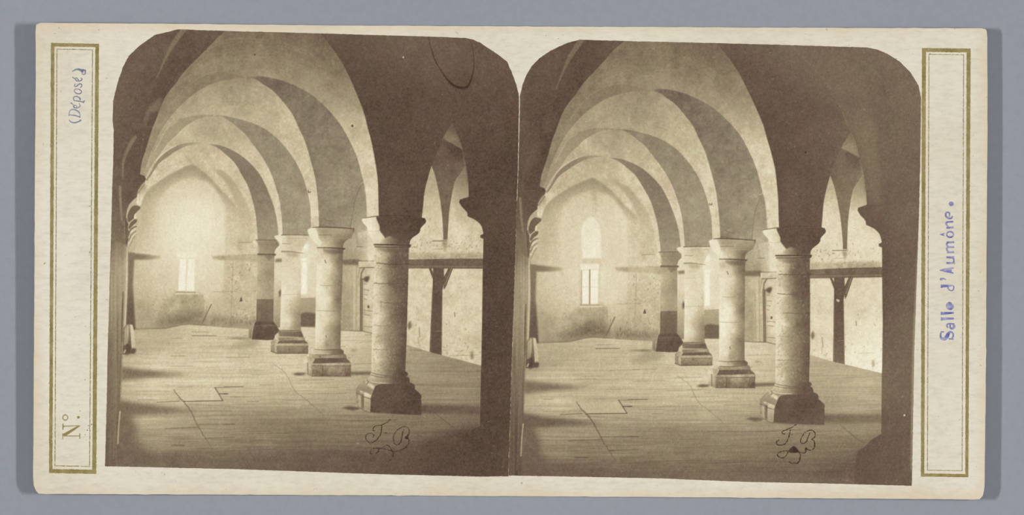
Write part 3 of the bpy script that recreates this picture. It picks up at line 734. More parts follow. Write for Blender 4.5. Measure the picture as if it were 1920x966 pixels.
    flo = [(225, 621), (252, 619), (311, 617), (340, 610.5), (354, 609), (390, 611.5), (415, 614), (467, 617.5), (520, 614), (563, 613.5), (591, 614), (640, 620), (680, 622.5), (698, 626.5), (762, 646.5), (805, 660), (832, 667), (903, 686), (1000, 710), (1000, 920), (170, 920), (170, 630)]
    c.fill(flo, [(260, 640, 188), (300, 650, 186), (400, 622, 206), (400, 650, 198), (470, 645, 196), (600, 618, 206), (660, 630, 204), (690, 680, 190), (300, 672, 204), (420, 690, 208), (540, 690, 206), (620, 720, 186),
                 (290, 728, 208), (400, 715, 204), (480, 740, 192), (560, 755, 180), (640, 745, 178), (300, 800, 174), (350, 790, 170), (420, 785, 160), (500, 790, 138), (560, 800, 128), (600, 790, 138), (700, 790, 138),
                 (300, 835, 156), (400, 840, 140), (500, 830, 134), (600, 830, 122), (720, 820, 116), (760, 850, 100), (300, 872, 106), (400, 872, 108), (520, 866, 98), (640, 872, 84), (800, 868, 76),
                 (790, 670, 160), (850, 690, 145), (800, 720, 151), (880, 730, 148), (830, 752, 150), (820, 792, 124), (860, 795, 122), (840, 830, 96), (880, 850, 74)], lab=fl)
    # plank streaks: thin, nearly level, wider near the front
    st = c.noise(60, 2.0) * 0.6 + c.noise(26, 1.6) * 0.5 + c.noise(140, 3.6) * 0.6
    r = c.mask(flo)
    sl, m = r
    depth = np.clip((c.Y[sl] - c.M([(400, 600)])[0, 1]) / 280.0, 0, 1)
    c.L[sl] += m * st[sl] * (3.0 + 6.0 * depth) * np.clip(c.L[sl] / 150, 0.2, 1.0)
    for i in range(150):
        u = c.rng.uniform(0, 1) ** 0.8; y = 628 + 235 * u; x = c.rng.uniform(230, 890); l = c.rng.uniform(12, 80) * (0.5 + u)
        if y < 640 and x > 690: continue
        dk = c.rng.rand() < 0.75
        c.line([(x, y), (x + l, y - 0.012 * l + c.rng.uniform(-0.6, 0.6))], c.rng.uniform(0.7, 1.5), 95 if dk else 200, c.rng.uniform(0.1, 0.36) * (1.0 if dk else 0.5), curve=False)
    # shade lines
    c.fill(cr((222, 652), (262, 640), (290, 650), (300, 656), (280, 662), (222, 668)), 160, soft=5, alpha=0.3)
    c.fill([(226, 688), (262, 693), (320, 698), (372, 702), (330, 706), (280, 708), (226, 714)], [(230, 700, 124), (290, 700, 128), (360, 702, 190)], soft=3, tex=3)
    c.fill([(220, 750), (262, 757), (330, 765), (400, 772), (330, 776), (262, 779), (220, 782)], [(225, 766, 116), (290, 766, 122), (340, 769, 134), (395, 772, 168)], soft=3, tex=3)
    if not R:
        c.fill([(180, 776), (246, 776), (256, 800), (258, 835), (285, 850), (420, 854), (600, 846), (720, 850), (870, 800), (1000, 790), (1000, 930), (180, 930)],
               [(230, 790, 108), (240, 830, 106), (300, 862, 110), (420, 868, 108), (600, 866, 98), (720, 860, 88), (840, 850, 74), (900, 860, 70)], soft=8, alpha=0.9, tex=3)
    else:
        c.fill([(180, 776), (246, 776), (256, 800), (258, 830), (280, 846), (420, 862), (600, 866), (760, 872), (870, 868), (1000, 860), (1000, 930), (180, 930)],
               [(230, 790, 112), (240, 830, 110), (300, 862, 118), (420, 872, 112), (600, 880, 106), (720, 880, 98), (840, 880, 88)], soft=7, alpha=0.85, tex=3)
    c.fill(cr((420, 655), (440, 645), (470, 634), (486, 638), (480, 650), (450, 657)), 168, soft=4, alpha=0.6)
    c.fill(cr((420, 634), (450, 633), (468, 635), (450, 636)), 110, soft=1, alpha=0.8)
    c.fill(cr((548, 702), (558, 700), (570, 702), (560, 704)), 100, soft=0.8, alpha=0.8)
    c.fill(cr((640, 765), (655, 762), (676, 766), (660, 770)), 84, soft=1.2, alpha=0.85)
    c.fill(cr((430, 784), (520, 780), (640, 790), (640, 800), (520, 802), (430, 796)), 130, soft=6, alpha=0.4)
    c.fill([(656, 697), (697, 697), (697, 703), (656, 704)], 116, soft=1.2)
    c.fill([(658, 655), (672, 657), (660, 659)], 160, soft=1)
    c.fill([(786, 759), (820, 759), (905, 762), (905, 778), (850, 778), (786, 775)], [(800, 765, 92), (880, 768, 98)], soft=1.8, tex=3)
    # hatch and joints
    c.fill([(326, 733), (402, 727), (417, 752), (345, 754)], [(340, 740, 206), (400, 735, 206), (400, 750, 202)], soft=0.8, alpha=0.85)
    c.line([(403, 727), (418, 751.5)], 1.6, 95, 0.9, curve=False); c.line([(344, 753), (418, 751.5)], 1.6, 92, 0.9, curve=False)
    c.line([(402, 727), (440, 726), (456, 725.5)], [1.4, 0.8], 130, 0.75); c.line([(411, 738.5), (427, 738.5)], 1.6, 100, 0.9, curve=False)
    c.line([(326, 731), (336, 745), (344, 753), (358, 772), (370, 797), (386, 823), (398, 842)], [1.2, 2.2, 1.8, 1.2], 105, 0.75, rough=0.5)
    for (xa, ya, xb, yb, tn, wd) in ((295, 754.5, 336, 752.5, 110, 1.3), (310, 804, 372, 801, 112, 1.5), (372, 796, 440, 795, 115, 1.3), (322, 835, 346, 835.5, 100, 2.0), (386, 822, 440, 820, 106, 1.8),
                                     (360, 629.5, 405, 630, 120, 1.6), (360, 622.5, 392, 622.5, 150, 1.0), (320, 687, 362, 686.5, 160, 1.0), (345, 758, 440, 762, 140, 1.0), (420, 725.5, 456, 725.5, 110, 1.3),
                                     (420, 738.5, 427, 738.5, 90, 2.0), (570, 787.5, 700, 789, 112, 1.4), (600, 738, 650, 738, 140, 1.1), (555, 772, 640, 773, 150, 1.1), (420, 795.5, 440, 796, 100, 1.6), (660, 790, 745, 787, 106, 1.6),
                                     (440, 745, 490, 744, 150, 1.0), (465, 753, 485, 753, 130, 1.2), (370, 841, 398, 842, 110, 1.1), (660, 802, 740, 800, 110, 1.0), (420, 846, 520, 842, 100, 1.2), (560, 848, 640, 846, 90, 1.1), (770, 792, 830, 789, 110, 1.3)):
        c.line([(xa, ya), (xb, yb)], wd, tn, 0.75, curve=False)
    c.line([(512, 682), (535, 700), (552, 732), (572, 748), (595, 768), (612, 785)], [0.8, 1.2, 1.6, 1.2], 120, 0.45, rough=0.4)
    c.line([(820, 778), (845, 798), (862, 810), (872, 813)], [1.2, 1.6, 1.2], 84, 0.8)
    def stone(x0, y0, x1, y1, n, tones, al=0.3, sz=(0.8, 1.8)):
        for _ in range(n):
            x, y = c.rng.uniform(x0, x1), c.rng.uniform(y0, y1)
            c.line([(x, y), (x + c.rng.uniform(-1.5, 1.5), y + c.rng.uniform(-1.5, 1.5))], c.rng.uniform(*sz), c.rng.choice(tones), al * c.rng.uniform(0.5, 1))
    # --- column 4
    k4 = c.label('printed_column', 'farthest grey column, dark in its lower third')
    c.fill([(472, 451), (480, 449.5), (519, 449.5), (523, 451.5), (525, 459), (517, 467), (514.6, 474), (516, 479), (514.5, 482), (513.5, 554), (512.5, 603), (518, 610), (523.6, 619), (524, 637), (500, 638), (471, 636.5), (466, 634), (466.5, 616), (476, 606), (480.6, 602.8), (481.5, 554), (483.5, 481), (482, 478), (485, 474), (481, 463), (474, 457)],
           [(490, 455, 158), (510, 460, 142), (500, 470, 156), (484, 500, 190), (492, 510, 176), (500, 520, 158), (506, 515, 158), (511, 500, 172), (484, 545, 188), (500, 550, 162), (511, 545, 172)], lab=k4, tex=3)
    c.fill([(472, 451), (480, 450), (483, 458), (486, 474), (481, 463), (474, 457)], 224, soft=0.6)
    c.line([(480, 450), (519, 450)], 1.3, 100, 0.85, curve=False); c.line([(484, 458), (523, 459)], 1.0, 128, 0.5, curve=False)
    c.line([(484, 477), (516, 477.5)], 3.4, 104, 0.9, 0.7, curve=False); c.fill(cr((495, 480), (505, 479), (512, 482), (504, 489)), 120, soft=1.5, alpha=0.7)
    c.fill([(481.3, 561), (513.3, 561), (512.3, 604), (480.5, 604)], [(484, 570, 126), (500, 575, 110), (511, 575, 122), (498, 600, 104)], soft=0.4, tex=3)
    c.fill([(480.5, 602.5), (512.5, 603), (518, 610), (523.6, 619), (524, 637), (500, 638), (472, 636.5), (475, 616), (477, 607)], [(495, 606, 92), (498, 612, 108), (500, 618, 82), (500, 632, 90)], tex=3)
    c.line([(477, 611.5), (495, 610.5), (516, 610.5)], 1.6, 124, 0.6); c.line([(478, 606), (513, 606.5)], 1.2, 76, 0.6, curve=False); c.line([(475, 618), (523, 619)], 1.0, 74, 0.4, curve=False)
    c.fill([(466.5, 615), (472, 610), (476, 606.5), (477, 610), (473, 618), (472, 636.3), (466, 634)], [(470, 615, 168), (469, 628, 150)], soft=0.5); c.line([(470, 618), (469.5, 634)], 1.0, 110, 0.6, curve=False)
    # --- column 3
    k3 = c.label('printed_column', 'third pale column with moulded base')
    c.fill([(514.5, 443), (520, 441), (578, 440), (580, 447), (572, 458), (566, 470), (563, 475), (564, 554), (564, 619), (566, 623.6), (567.3, 629), (571.4, 634.4), (572, 638), (576.8, 642.5), (578, 646.5), (578, 662.3), (519, 662.8), (508, 658), (508, 641), (514, 635.5), (515.5, 630), (522, 623), (525, 619), (527, 550), (529, 475), (528, 471), (526, 462), (523, 453), (517, 448)],
           [(520, 445, 222), (545, 448, 196), (570, 450, 208), (540, 462, 208), (532, 490, 214), (545, 500, 214), (560, 490, 214), (530, 550, 226), (545, 555, 220), (560, 545, 208), (530, 600, 226), (543, 600, 208), (549, 590, 190), (554, 590, 166), (561, 590, 150), (561, 612, 140), (551, 614, 160), (541, 612, 196)], lab=k3, tex=3)
    c.fill([(514.5, 443), (524, 441.5), (528, 450), (530, 458), (524, 464), (523, 455), (517, 448)], 224, soft=0.6)
    c.line([(528, 441), (545, 440.6), (578, 441)], [1.6, 1.2, 1.6], 92, 0.85); c.line([(529, 457), (545, 457.5)], 1.1, 140, 0.7, curve=False); c.line([(532, 447), (576, 447)], 0.9, 170, 0.5, curve=False)
    c.line([(528, 471.8), (545, 472), (568, 475)], [2.4, 2.0, 1.0], 122, 0.7, 0.8); c.fill([(531, 474), (560, 475), (556, 482), (540, 479)], 164, soft=2, alpha=0.6)
    c.line([(528, 500), (552, 500)], 0.9, 188, 0.6, curve=False); c.line([(526, 553), (560, 552)], 0.9, 172, 0.6, curve=False)
    c.fill([(522, 623), (525, 619.5), (564, 620), (567, 626), (569.4, 632), (521, 631.5)], [(526, 626, 132), (545, 626, 116), (562, 627, 106)], tex=4, soft=0.4)
    c.line([(526, 621), (545, 622), (563, 621)], 1.2, 196, 0.6); c.line([(525, 619.4), (545, 620), (563.5, 619.6)], 1.0, 110, 0.7)
    c.fill(cr((515.5, 630), (519, 626), (523, 628), (522, 633), (517, 634)), 204, soft=0.6); c.line([(521, 631.6), (535, 632), (560, 632)], [1.8, 1.4, 1.0], 196, 0.7)
    c.fill([(521, 633), (569.4, 633), (572, 638), (523, 638.6)], [(528, 636, 142), (545, 636, 150), (562, 635.5, 184), (569, 636, 150)], tex=6, soft=0.4)
    c.fill([(523.6, 638.8), (571, 638.4), (577, 643.8), (519.6, 644.5)], [(530, 641, 108), (555, 641, 100), (573, 642, 112)], soft=0.4, tex=5)
    c.fill([(508, 641), (514, 635.5), (521, 638), (519, 645), (518.6, 662.8), (508, 658)], [(511, 645, 160), (516, 640, 176), (516, 652, 192), (510, 655, 150)], soft=0.4, tex=4)
    c.line([(513, 646), (513, 660)], 1.4, 118, 0.6, curve=False); c.line([(509, 646), (514, 645), (519, 646)], 1.2, 190, 0.6)
    c.fill([(519, 644.8), (577.6, 644.6), (578, 649), (518.8, 649)], [(530, 647, 188), (570, 647, 178)], tex=7, soft=0.3)
    c.line([(519, 649.4), (578, 649.4)], 1.2, 104, 0.8, curve=False)
    c.fill([(518.8, 650), (578, 650), (578, 662.3), (519, 662.8)], [(530, 653, 160), (560, 653, 158), (545, 660, 126), (575, 656, 130), (522, 660, 130)], tex=8, soft=0.3)
    c.line([(543, 650), (543.4, 662)], 1.1, 104, 0.7, curve=False); c.line([(508, 658.5), (519, 663), (577, 662.8)], 1.6, 84, 0.8, curve=False); stone(519, 634, 577, 661, 50, [90, 200], 0.35)
    # --- column 2
    k2 = c.label('printed_column', 'second pale round column with square moulded base')
    c.fill([(576.7, 430.8), (585, 427), (598, 426), (632, 426.7), (657, 428), (663.3, 429), (663, 434), (656.7, 446.7), (648, 451.7), (644, 458), (643, 464), (645.8, 466.7), (643.3, 471), (641, 546), (639, 616), (638.6, 655), (643, 656.6), (644.7, 660), (643.6, 662.6), (647.4, 664.7), (649.8, 669.4), (649.5, 671.8), (654, 676), (658, 681), (658.3, 684), (657.7, 687), (658, 705.7), (585, 705.7), (570, 699), (569.6, 674), (574, 668.5), (580, 663), (584, 657), (591, 654.6), (591.3, 616), (592.5, 562), (594, 492), (595, 471), (594, 466), (593, 458), (583, 448), (578, 437)],
           [(580, 432, 224), (604, 434, 170), (640, 434, 166), (657, 434, 158), (606, 444, 178), (604, 457, 208), (615, 455, 196), (630, 456, 150), (638, 456, 122), (642, 456, 116), (597, 480, 206), (615, 486, 212), (600, 520, 228), (615, 560, 224), (600, 600, 228), (605, 640, 222), (622, 500, 206), (622, 560, 200), (620, 600, 204), (628, 490, 160), (627.5, 560, 148), (626, 610, 156), (634, 490, 128), (633, 560, 122), (631, 620, 126), (640, 520, 132), (636, 640, 118), (616, 635, 186), (598, 645, 214)], lab=k2, tex=3)
    c.fill([(576.7, 430.8), (585, 427.2), (591, 427.5), (596, 438), (597.5, 448), (603, 453), (600, 463), (591, 456), (583, 448), (578, 437)], [(582, 435, 230), (596, 455, 226)], soft=0.7)
    c.line([(585, 426.8), (600, 426), (632, 426.8), (663, 429)], [1.0, 2.0, 2.2, 1.6], 80, 0.9); c.line([(663.2, 429), (662.6, 435)], 1.4, 84, 0.8, curve=False)
    c.line([(598, 441), (612, 440.5), (622, 441)], 1.2, 112, 0.75); c.line([(600, 434), (655, 435)], 0.9, 150, 0.4, curve=False); c.line([(604, 449), (630, 447), (654, 447)], 1.0, 200, 0.4)
    c.line([(595, 464.5), (620, 464.8), (646, 466.7)], [1.2, 2.0, 3.0], 76, 0.92); c.fill([(606, 467), (643, 468), (642.4, 476), (622, 477), (607, 472)], [(610, 470, 146), (625, 471, 112), (640, 472, 98)], soft=1.3, alpha=0.85)
    for (ya, xa, xb) in ((582.5, 594, 640), (535, 600, 625), (530, 626, 641)): c.line([(xa, ya), ((xa + xb) / 2, ya + 0.8), (xb, ya)], 1.0, 140, 0.6)
    c.line([(609, 488), (611, 493)], 1.5, 92, 0.85, curve=False); c.line([(611, 629), (612, 633)], 1.6, 100, 0.7, curve=False)
    c.fill(cr((608, 652), (610, 640), (618, 634), (626, 640), (626, 655)), 158, soft=2.5, alpha=0.65, tex=8); stone(594, 480, 640, 652, 70, [130, 215], 0.16)
    # base of column 2
    c.fill([(584, 657), (591, 654.6), (638.6, 655), (643, 656.6), (644.7, 660), (643.6, 663), (592, 665), (580, 663)], [(588, 659, 212), (600, 660, 204), (612, 659, 180), (622, 658, 140), (636, 659, 104), (643, 660, 96)], soft=0.4, tex=4)
    c.line([(590, 655), (605, 656.6), (622, 656), (639, 655.4)], [0.8, 1.4, 2.4, 3.0], 104, 0.7); c.line([(586, 662.5), (600, 664), (618, 664)], 1.4, 214, 0.7)
    c.fill([(580, 663), (592, 665), (644, 663.5), (648, 665), (650, 670), (649.5, 672), (590, 672), (579, 669)], [(584, 667, 206), (598, 668, 160), (615, 668, 172), (632, 668, 150), (645, 668, 128)], soft=0.4, tex=8)
    c.line([(592, 665), (615, 665.6), (643, 664)], [1.0, 1.4, 2.2], 100, 0.7)
    c.fill([(591, 672), (649, 671.5), (657.4, 680), (586, 682)], [(597, 677, 104), (625, 675, 92), (650, 677, 104)], soft=0.4, tex=5)
    c.fill([(569.6, 674), (574, 668.5), (579, 668), (589, 672), (586, 682), (584.6, 705.7), (570, 699)], [(574, 676, 210), (582, 674, 176), (572, 690, 196), (581, 692, 186), (580, 702, 160)], soft=0.4, tex=5)
    c.line([(576.8, 681), (577.4, 702)], 2.2, 118, 0.7, curve=False); c.line([(584.5, 683), (584, 704)], 1.6, 140, 0.5, curve=False)
    c.fill([(586, 682), (657.6, 680.3), (657.9, 686), (586, 686.6)], [(595, 684, 168), (625, 684, 184), (652, 683, 166)], tex=10, soft=0.3)
    c.line([(586, 686.2), (620, 686.6), (658, 685.8)], 1.5, 84, 0.85)
    c.fill([(585, 687.2), (658, 686.6), (658, 705.7), (585, 705.7)], [(596, 690, 146), (625, 690, 160), (648, 690, 138), (595, 700, 120), (625, 698, 140), (653, 698, 104), (610, 704, 110)], tex=11, soft=0.3)
    c.line([(605, 687), (605.4, 694), (604.6, 705)], 1.3, 80, 0.8); c.line([(648.5, 688), (647, 696), (650, 704)], 1.6, 90, 0.6); stone(586, 666, 657, 704, 110, [80, 205, 90], 0.42)
    c.line([(585, 705.8), (658, 706)], 1.4, 82, 0.7, curve=False); c.line([(569.6, 699), (585, 705.8)], 1.0, 120, 0.5, curve=False)
    c.fill(cr((549, 702), (560, 699.5), (571, 700), (571, 703), (560, 703.5)), 92, soft=0.7, alpha=0.85)
    # --- column 1
    c.fill([(690, 437), (701.5, 457), (704, 465), (704, 489), (689, 489.5)], 216, soft=0.7, tex=3)
    k1 = c.label('printed_column', 'nearest big column, lit from the left, on a dark square base')
    c.fill([(679, 410), (690, 408), (702.5, 406), (710, 405), (737, 405), (790, 408), (796.7, 409.5), (799, 414), (798, 418), (790, 426), (788, 429), (788, 433), (785, 437.5), (773, 446), (769, 451), (768, 457.5), (770, 460), (769.7, 463), (766.8, 465), (765, 540), (762.5, 630), (760, 697), (763.5, 699), (765, 701.6), (763.5, 704.5), (761.5, 706.6), (764.7, 707.3), (767.5, 710.7), (768, 715), (768.7, 717.6), (774.4, 719.3), (777.8, 723.3), (778.3, 728), (778, 730), (783.5, 734.7), (789, 740), (790.5, 744), (789.2, 747.7), (790, 752), (790.3, 778), (765, 777.6), (731, 775.6), (694, 772.8), (680, 768), (668, 758), (667.3, 729), (674, 720), (682, 714), (688, 712), (693, 706), (696, 698.5), (697.5, 630), (702, 500), (704, 465), (702, 461), (701.7, 457.5), (691.5, 439), (689, 433), (688, 426), (681, 418), (678.7, 414)],
           [(690, 412, 224), (700, 440, 222), (705, 455, 212), (705, 480, 200), (711, 480, 212), (719, 480, 196), (724, 490, 170), (728, 490, 124), (733, 490, 104), (745, 480, 94), (761, 490, 98),
            (704, 530, 214), (712, 530, 214), (720, 530, 196), (725, 530, 168), (730, 530, 120), (738, 530, 100), (750, 540, 90), (761, 540, 94),
            (702, 590, 216), (712, 590, 212), (720, 590, 194), (728, 590, 152), (736, 590, 122), (748, 590, 102), (759, 600, 92),
            (700, 650, 212), (711, 650, 204), (718, 650, 186), (726, 650, 148), (737, 650, 122), (750, 650, 100), (758, 650, 84),
            (699, 690, 204), (711, 690, 196), (719, 690, 160), (730, 690, 128), (745, 690, 100), (757, 690, 82)], lab=k1, tex=5)
    stone(700, 470, 762, 697, 420, [84, 120, 205], 0.32); stone(700, 640, 745, 697, 120, [100, 215], 0.3)
    c.fill([(705, 406), (737, 405), (790, 408), (796.7, 409.5), (799, 414), (798, 418), (790, 426), (788, 429), (788, 433), (785, 437.5), (773, 446), (769, 451), (768, 457.5), (742, 457.5), (738, 449), (731, 443), (722.5, 447.5), (717.5, 440), (713, 435), (712, 432), (711.7, 424), (706.7, 412.5)],
           [(730, 412, 78), (780, 415, 72), (740, 435, 82), (760, 440, 80), (745, 452, 92), (755, 455, 86), (775, 435, 74)], soft=0.4, tex=2)
    c.fill([(701.7, 457.5), (697, 449), (720, 447), (731, 443), (748, 449), (752, 458)], [(703, 455, 212), (714, 452, 204), (724, 453, 160), (734, 452, 120), (746, 455, 92)], soft=0.8, alpha=0.9)
    c.fill([(697, 449), (712, 433), (722.5, 447.8), (703, 456)], [(706, 444, 222), (718, 447, 216)], soft=0.8, alpha=0.7)
    c.line([(680, 409.6), (690, 408), (702, 406), (711, 405)], [0.8, 1.4, 1.8, 1.4], 92, 0.8); c.line([(689, 433), (700, 434), (711, 432.5)], 1.3, 176, 0.6); c.line([(712, 431.5), (745, 434), (787, 431)], 1.0, 62, 0.4)
    c.line([(701.7, 458.6), (725, 459), (770, 460)], [2.2, 2.8, 2.4], 62, 0.92, 0.7); c.line([(703, 461), (718, 461.4), (732, 462)], 1.3, 150, 0.7); c.line([(703, 463), (730, 463.6), (769, 463)], [1.6, 2.0, 2.4], 66, 0.85)
    c.fill([(705, 464), (766, 465), (766, 473), (728, 474), (708, 469)], [(712, 467, 160), (730, 468, 96), (760, 468, 82)], soft=1.4, alpha=0.65)
    for (ya, xa, xb, tn, dd) in ((494, 707, 768, 70, 0.8), (531, 702, 765, 86, 0.7), (567, 715, 764, 80, 0.5), (655, 700, 760, 110, 0.45), (610, 700, 760, 120, 0.35)):
        c.line([(xa, ya), ((xa + xb) / 2, ya + 1.6), (xb, ya + 1)], 1.4, tn, dd, rough=0.45)
    c.line([(745, 462), (755, 490), (764, 515)], 0.9, 130, 0.5)
    # base mouldings of column 1
    c.fill([(693, 706), (696, 698.5), (760, 697), (763.5, 699), (765, 701.6), (763.5, 704.5), (761.5, 706.6), (764.7, 707.3), (767.5, 710.7), (768.5, 717), (735, 721), (700, 719), (690, 715)],
           [(697, 701, 204), (706, 704, 190), (720, 705, 150), (735, 706, 116), (755, 703, 76), (695, 710, 184), (706, 711, 174), (720, 713, 146), (735, 714, 110), (760, 713, 74)], tex=5, soft=0.3)
    c.line([(696, 698.8), (704, 701.6), (718.6, 704.6), (740, 706)], [1.0, 1.6, 2.0, 1.4], 96, 0.75); c.line([(696, 700.6), (706, 703.8), (720, 706)], 1.3, 212, 0.6); c.line([(695, 703), (708, 706.4), (724, 708), (745, 708)], [1.4, 1.6, 1.6, 1.0], 92, 0.65)
    c.line([(693.5, 714.6), (699, 717), (717, 718.6), (728, 719)], [1.6, 2.2, 1.6, 0.8], 210, 0.75); c.line([(694, 717.6), (706, 720), (730, 721)], 1.4, 104, 0.6)
    c.fill([(667.3, 729), (674, 720), (682, 714), (688, 713), (696, 717), (707, 722), (703, 726), (696, 740), (683, 735), (674, 732)], [(672, 728, 150), (680, 720, 158), (690, 722, 160), (698, 733, 148), (686, 732, 142)], soft=0.4, tex=5)
    c.fill(cr((687, 718), (694, 719), (702, 724), (700, 730), (694, 727), (688, 722)), 206, soft=0.8); c.fill(cr((684, 714), (687, 713), (690, 718), (686, 719)), 200, soft=0.6); c.line([(688.5, 712), (690, 717), (688, 720)], 1.8, 104, 0.7)
    c.fill([(667.3, 729), (674, 732), (678, 739), (678, 765), (672, 760), (668, 756)], [(668.6, 740, 140), (674, 745, 192), (674, 756, 180), (670, 755, 140)], soft=0.4, tex=4)
    c.fill([(676.5, 738), (683, 740), (683, 769), (677.5, 766)], 112, soft=0.6, tex=4)
    c.fill([(682.6, 735), (696, 741), (695, 748), (694, 773), (683, 770)], [(688, 740, 204), (692, 745, 190), (688, 752, 178), (688, 766, 158)], soft=0.4, tex=6)
    c.line([(668, 737), (674, 739), (682, 744), (688, 746), (695, 748.4)], 1.5, 96, 0.75); c.line([(670, 731), (676, 737), (683, 736)], 1.2, 118, 0.5)
    c.fill([(707, 722), (719.7, 720), (735, 720.6), (768.7, 717.6), (774.4, 719.3), (777.8, 723.3), (778.3, 728), (778, 730), (783.5, 734.7), (789, 740), (790.5, 744), (789.2, 747.7), (790, 752), (790.3, 778), (765, 777.6), (731, 775.6), (694, 772.8), (695, 753), (695, 747), (697, 740), (703, 725.5)],
           [(720, 726, 84), (760, 730, 74), (720, 745, 84), (760, 755, 76), (710, 768, 86), (780, 770, 78), (745, 735, 80)], soft=0.4, tex=3.5)
    c.line([(697, 748), (740, 750), (789, 748.5)], 1.0, 100, 0.35); c.line([(700, 738), (740, 733), (778, 731)], 0.9, 96, 0.3); c.line([(668, 758), (680, 768.4), (694, 773.4), (731, 776.2), (790, 778.5)], 1.2, 72, 0.5)
    c.fill([(738, 699), (760, 698), (768, 717), (735, 720)], 74, soft=3, alpha=0.5)
    # --- nearest dark arch, over the first column and up to the pier
    a1 = c.label(sp, 'big dark arch in shade above the nearest column')
    op_l = cr((791, 407), (793, 389), (796, 361), (801, 339), (808.5, 313), (818, 288), (831, 258), (838, 246), (848, 231))
    op_r = cr((848, 231), (858, 252), (867, 279), (871, 298), (875, 318), (878, 346), (879, 370))
    c.fill(s1l + [(712, 406)] + op_l + op_r + [(1000, 372), (1000, 30), (585, 30)],
           [(640, 90, 84), (620, 70, 92), (700, 80, 92), (760, 75, 98), (850, 85, 96), (700, 160, 80), (760, 180, 78), (850, 180, 82), (930, 140, 88), (700, 260, 76), (760, 300, 76), (740, 380, 80), (830, 230, 82), (900, 300, 74), (950, 300, 72), (960, 360, 74)], lab=a1, tex=1.4)
    c.fill(cr((690, 80), (800, 72), (850, 90), (840, 170), (790, 150), (720, 110)), 100, soft=14, alpha=0.35)
    if R:
        c.fill(cr((735, 60), (790, 120), (826, 178), (838, 220), (850, 232), (862, 255), (870, 290), (885, 368), (905, 368), (898, 260), (875, 130), (860, 60)), 96, soft=5, alpha=0.6)
        c.line([(735, 62), (762, 92), (798, 132), (828, 185), (842, 222)], 1.4, 112, 0.35, 1.2)
        c.line([(905, 110), (912, 150), (920, 230), (925, 300), (925, 368)], 3, 70, 0.5, 2)
        c.line([(889, 110), (905, 130), (914, 140)], 3, 112, 0.3, 3)
    else:
        c.line([(803, 68), (808, 90), (817, 115), (832, 140), (846, 157), (858, 164), (872, 165), (881, 155), (888, 130), (888, 105), (884, 80)], [1.0, 1.1, 1.6, 2.0, 4.4, 5.2, 5.2, 2.8, 1.5, 1.1, 1.0], 50, 0.95, 0.7)
        c.line([(846, 160), (860, 167), (874, 166)], 0.8, 125, 0.5)
    c.line([(716, 394), (760, 396), (790, 394)], 1.4, 70, 0.6); c.line([(712, 405), (745, 404), (791, 408)], 1.6, 58, 0.8)
    c.fill(cr((735, 300), (750, 330), (750, 400), (725, 400), (722, 330)), 90, soft=10, alpha=0.5)
    # --- pier at right
    pr = c.label('printed_pier', 'dark silhouetted pier with corbelled capital')
    c.fill([(879, 369), (862, 374.5), (861, 380), (866, 388), (873, 395), (876, 399), (877, 406)] + cr((884, 409), (893, 414), (902, 423), (906, 436)) + [(906, 439), (900.5, 441), (901, 446), (906.5, 448), (906, 467), (905, 504), (904, 591), (902.7, 668), (902, 690), (900, 799), (889, 804), (878, 811), (870, 820), (858, 827), (854, 836), (850, 860), (850, 930), (1000, 930), (1000, 369)],
           [(880, 385, 72), (930, 390, 78), (930, 460, 74), (930, 560, 72), (930, 660, 72), (930, 760, 74), (920, 840, 70), (880, 840, 72), (880, 880, 72), (950, 860, 78)], lab=pr, tex=1.4, soft=0.0)
    if not R: c.fill([(846, 838), (870, 830), (870, 930), (800, 930), (820, 880)], 74, soft=10, alpha=0.8)
    # --- dark arch and capitals at left
    a0 = c.label(sp, 'dark near arch and capitals along the left side')
    c.fill([(440, 40)] + d0 + [(263, 327), (271, 330), (273.5, 335), (271, 342), (264, 350), (259, 358), (258, 368), (250, 376), (243.5, 385), (238, 400), (237, 414), (242, 422), (239, 428), (245, 440), (240, 452), (237, 470), (232, 640), (180, 640), (180, 40)],
           [(340, 80, 84), (400, 65, 94), (300, 100, 98), (260, 130, 94), (320, 140, 84), (290, 190, 84), (240, 200, 100), (230, 260, 97), (270, 260, 84), (255, 320, 88), (240, 360, 92), (225, 400, 112), (215, 330, 100), (220, 450, 118)], lab=a0, tex=3)
    c.line([(344, 56), (325, 82), (312, 106), (302, 128), (294, 146)], [10, 9, 5, 3, 1.5], 128, 0.8, 1.4); c.line([(290, 66), (282, 84)], 6, 104, 0.4, 3)
    if R:
        c.fill(cr((280, 180), (295, 195), (290, 218), (275, 230), (266, 215)), 108, soft=4, alpha=0.5); c.fill(cr((254, 246), (262, 262), (252, 285), (236, 300), (228, 285), (238, 260)), 108, soft=4, alpha=0.5)
    else:
        c.fill(cr((303, 180), (300, 205), (280, 214), (273, 238), (271, 225), (275, 206), (288, 192)), 126, soft=2.5, alpha=0.75)
        c.line([(271, 245), (268, 262), (265, 285), (263, 300)], 1.4, 112, 0.5, 0.8)
    c.line([(254, 257), (246, 268), (237, 286), (231, 306), (230, 334)], [6, 8, 6, 4.5, 3], 132 if not R else 104, 0.85, 1.6)
    c.line([(225, 350), (226, 380), (228.5, 412)], [5, 4, 3], 150, 0.8, 1.2)
    # receding capitals of the left wall
    c.fill([(271, 341), (266, 346), (262, 352), (259, 358), (258, 366), (258, 372), (256, 380), (257.5, 384), (263, 386), (268, 372), (274, 352)], [(264, 356, 178), (260, 376, 224), (266, 366, 210)], soft=0.7)
    c.line([(271, 346), (264, 355), (260, 362)], 2.0, 128, 0.7); c.line([(258, 364), (257, 380)], 1.6, 226, 0.7, curve=False); c.line([(262.5, 360), (261, 382)], 1.0, 150, 0.5, curve=False)
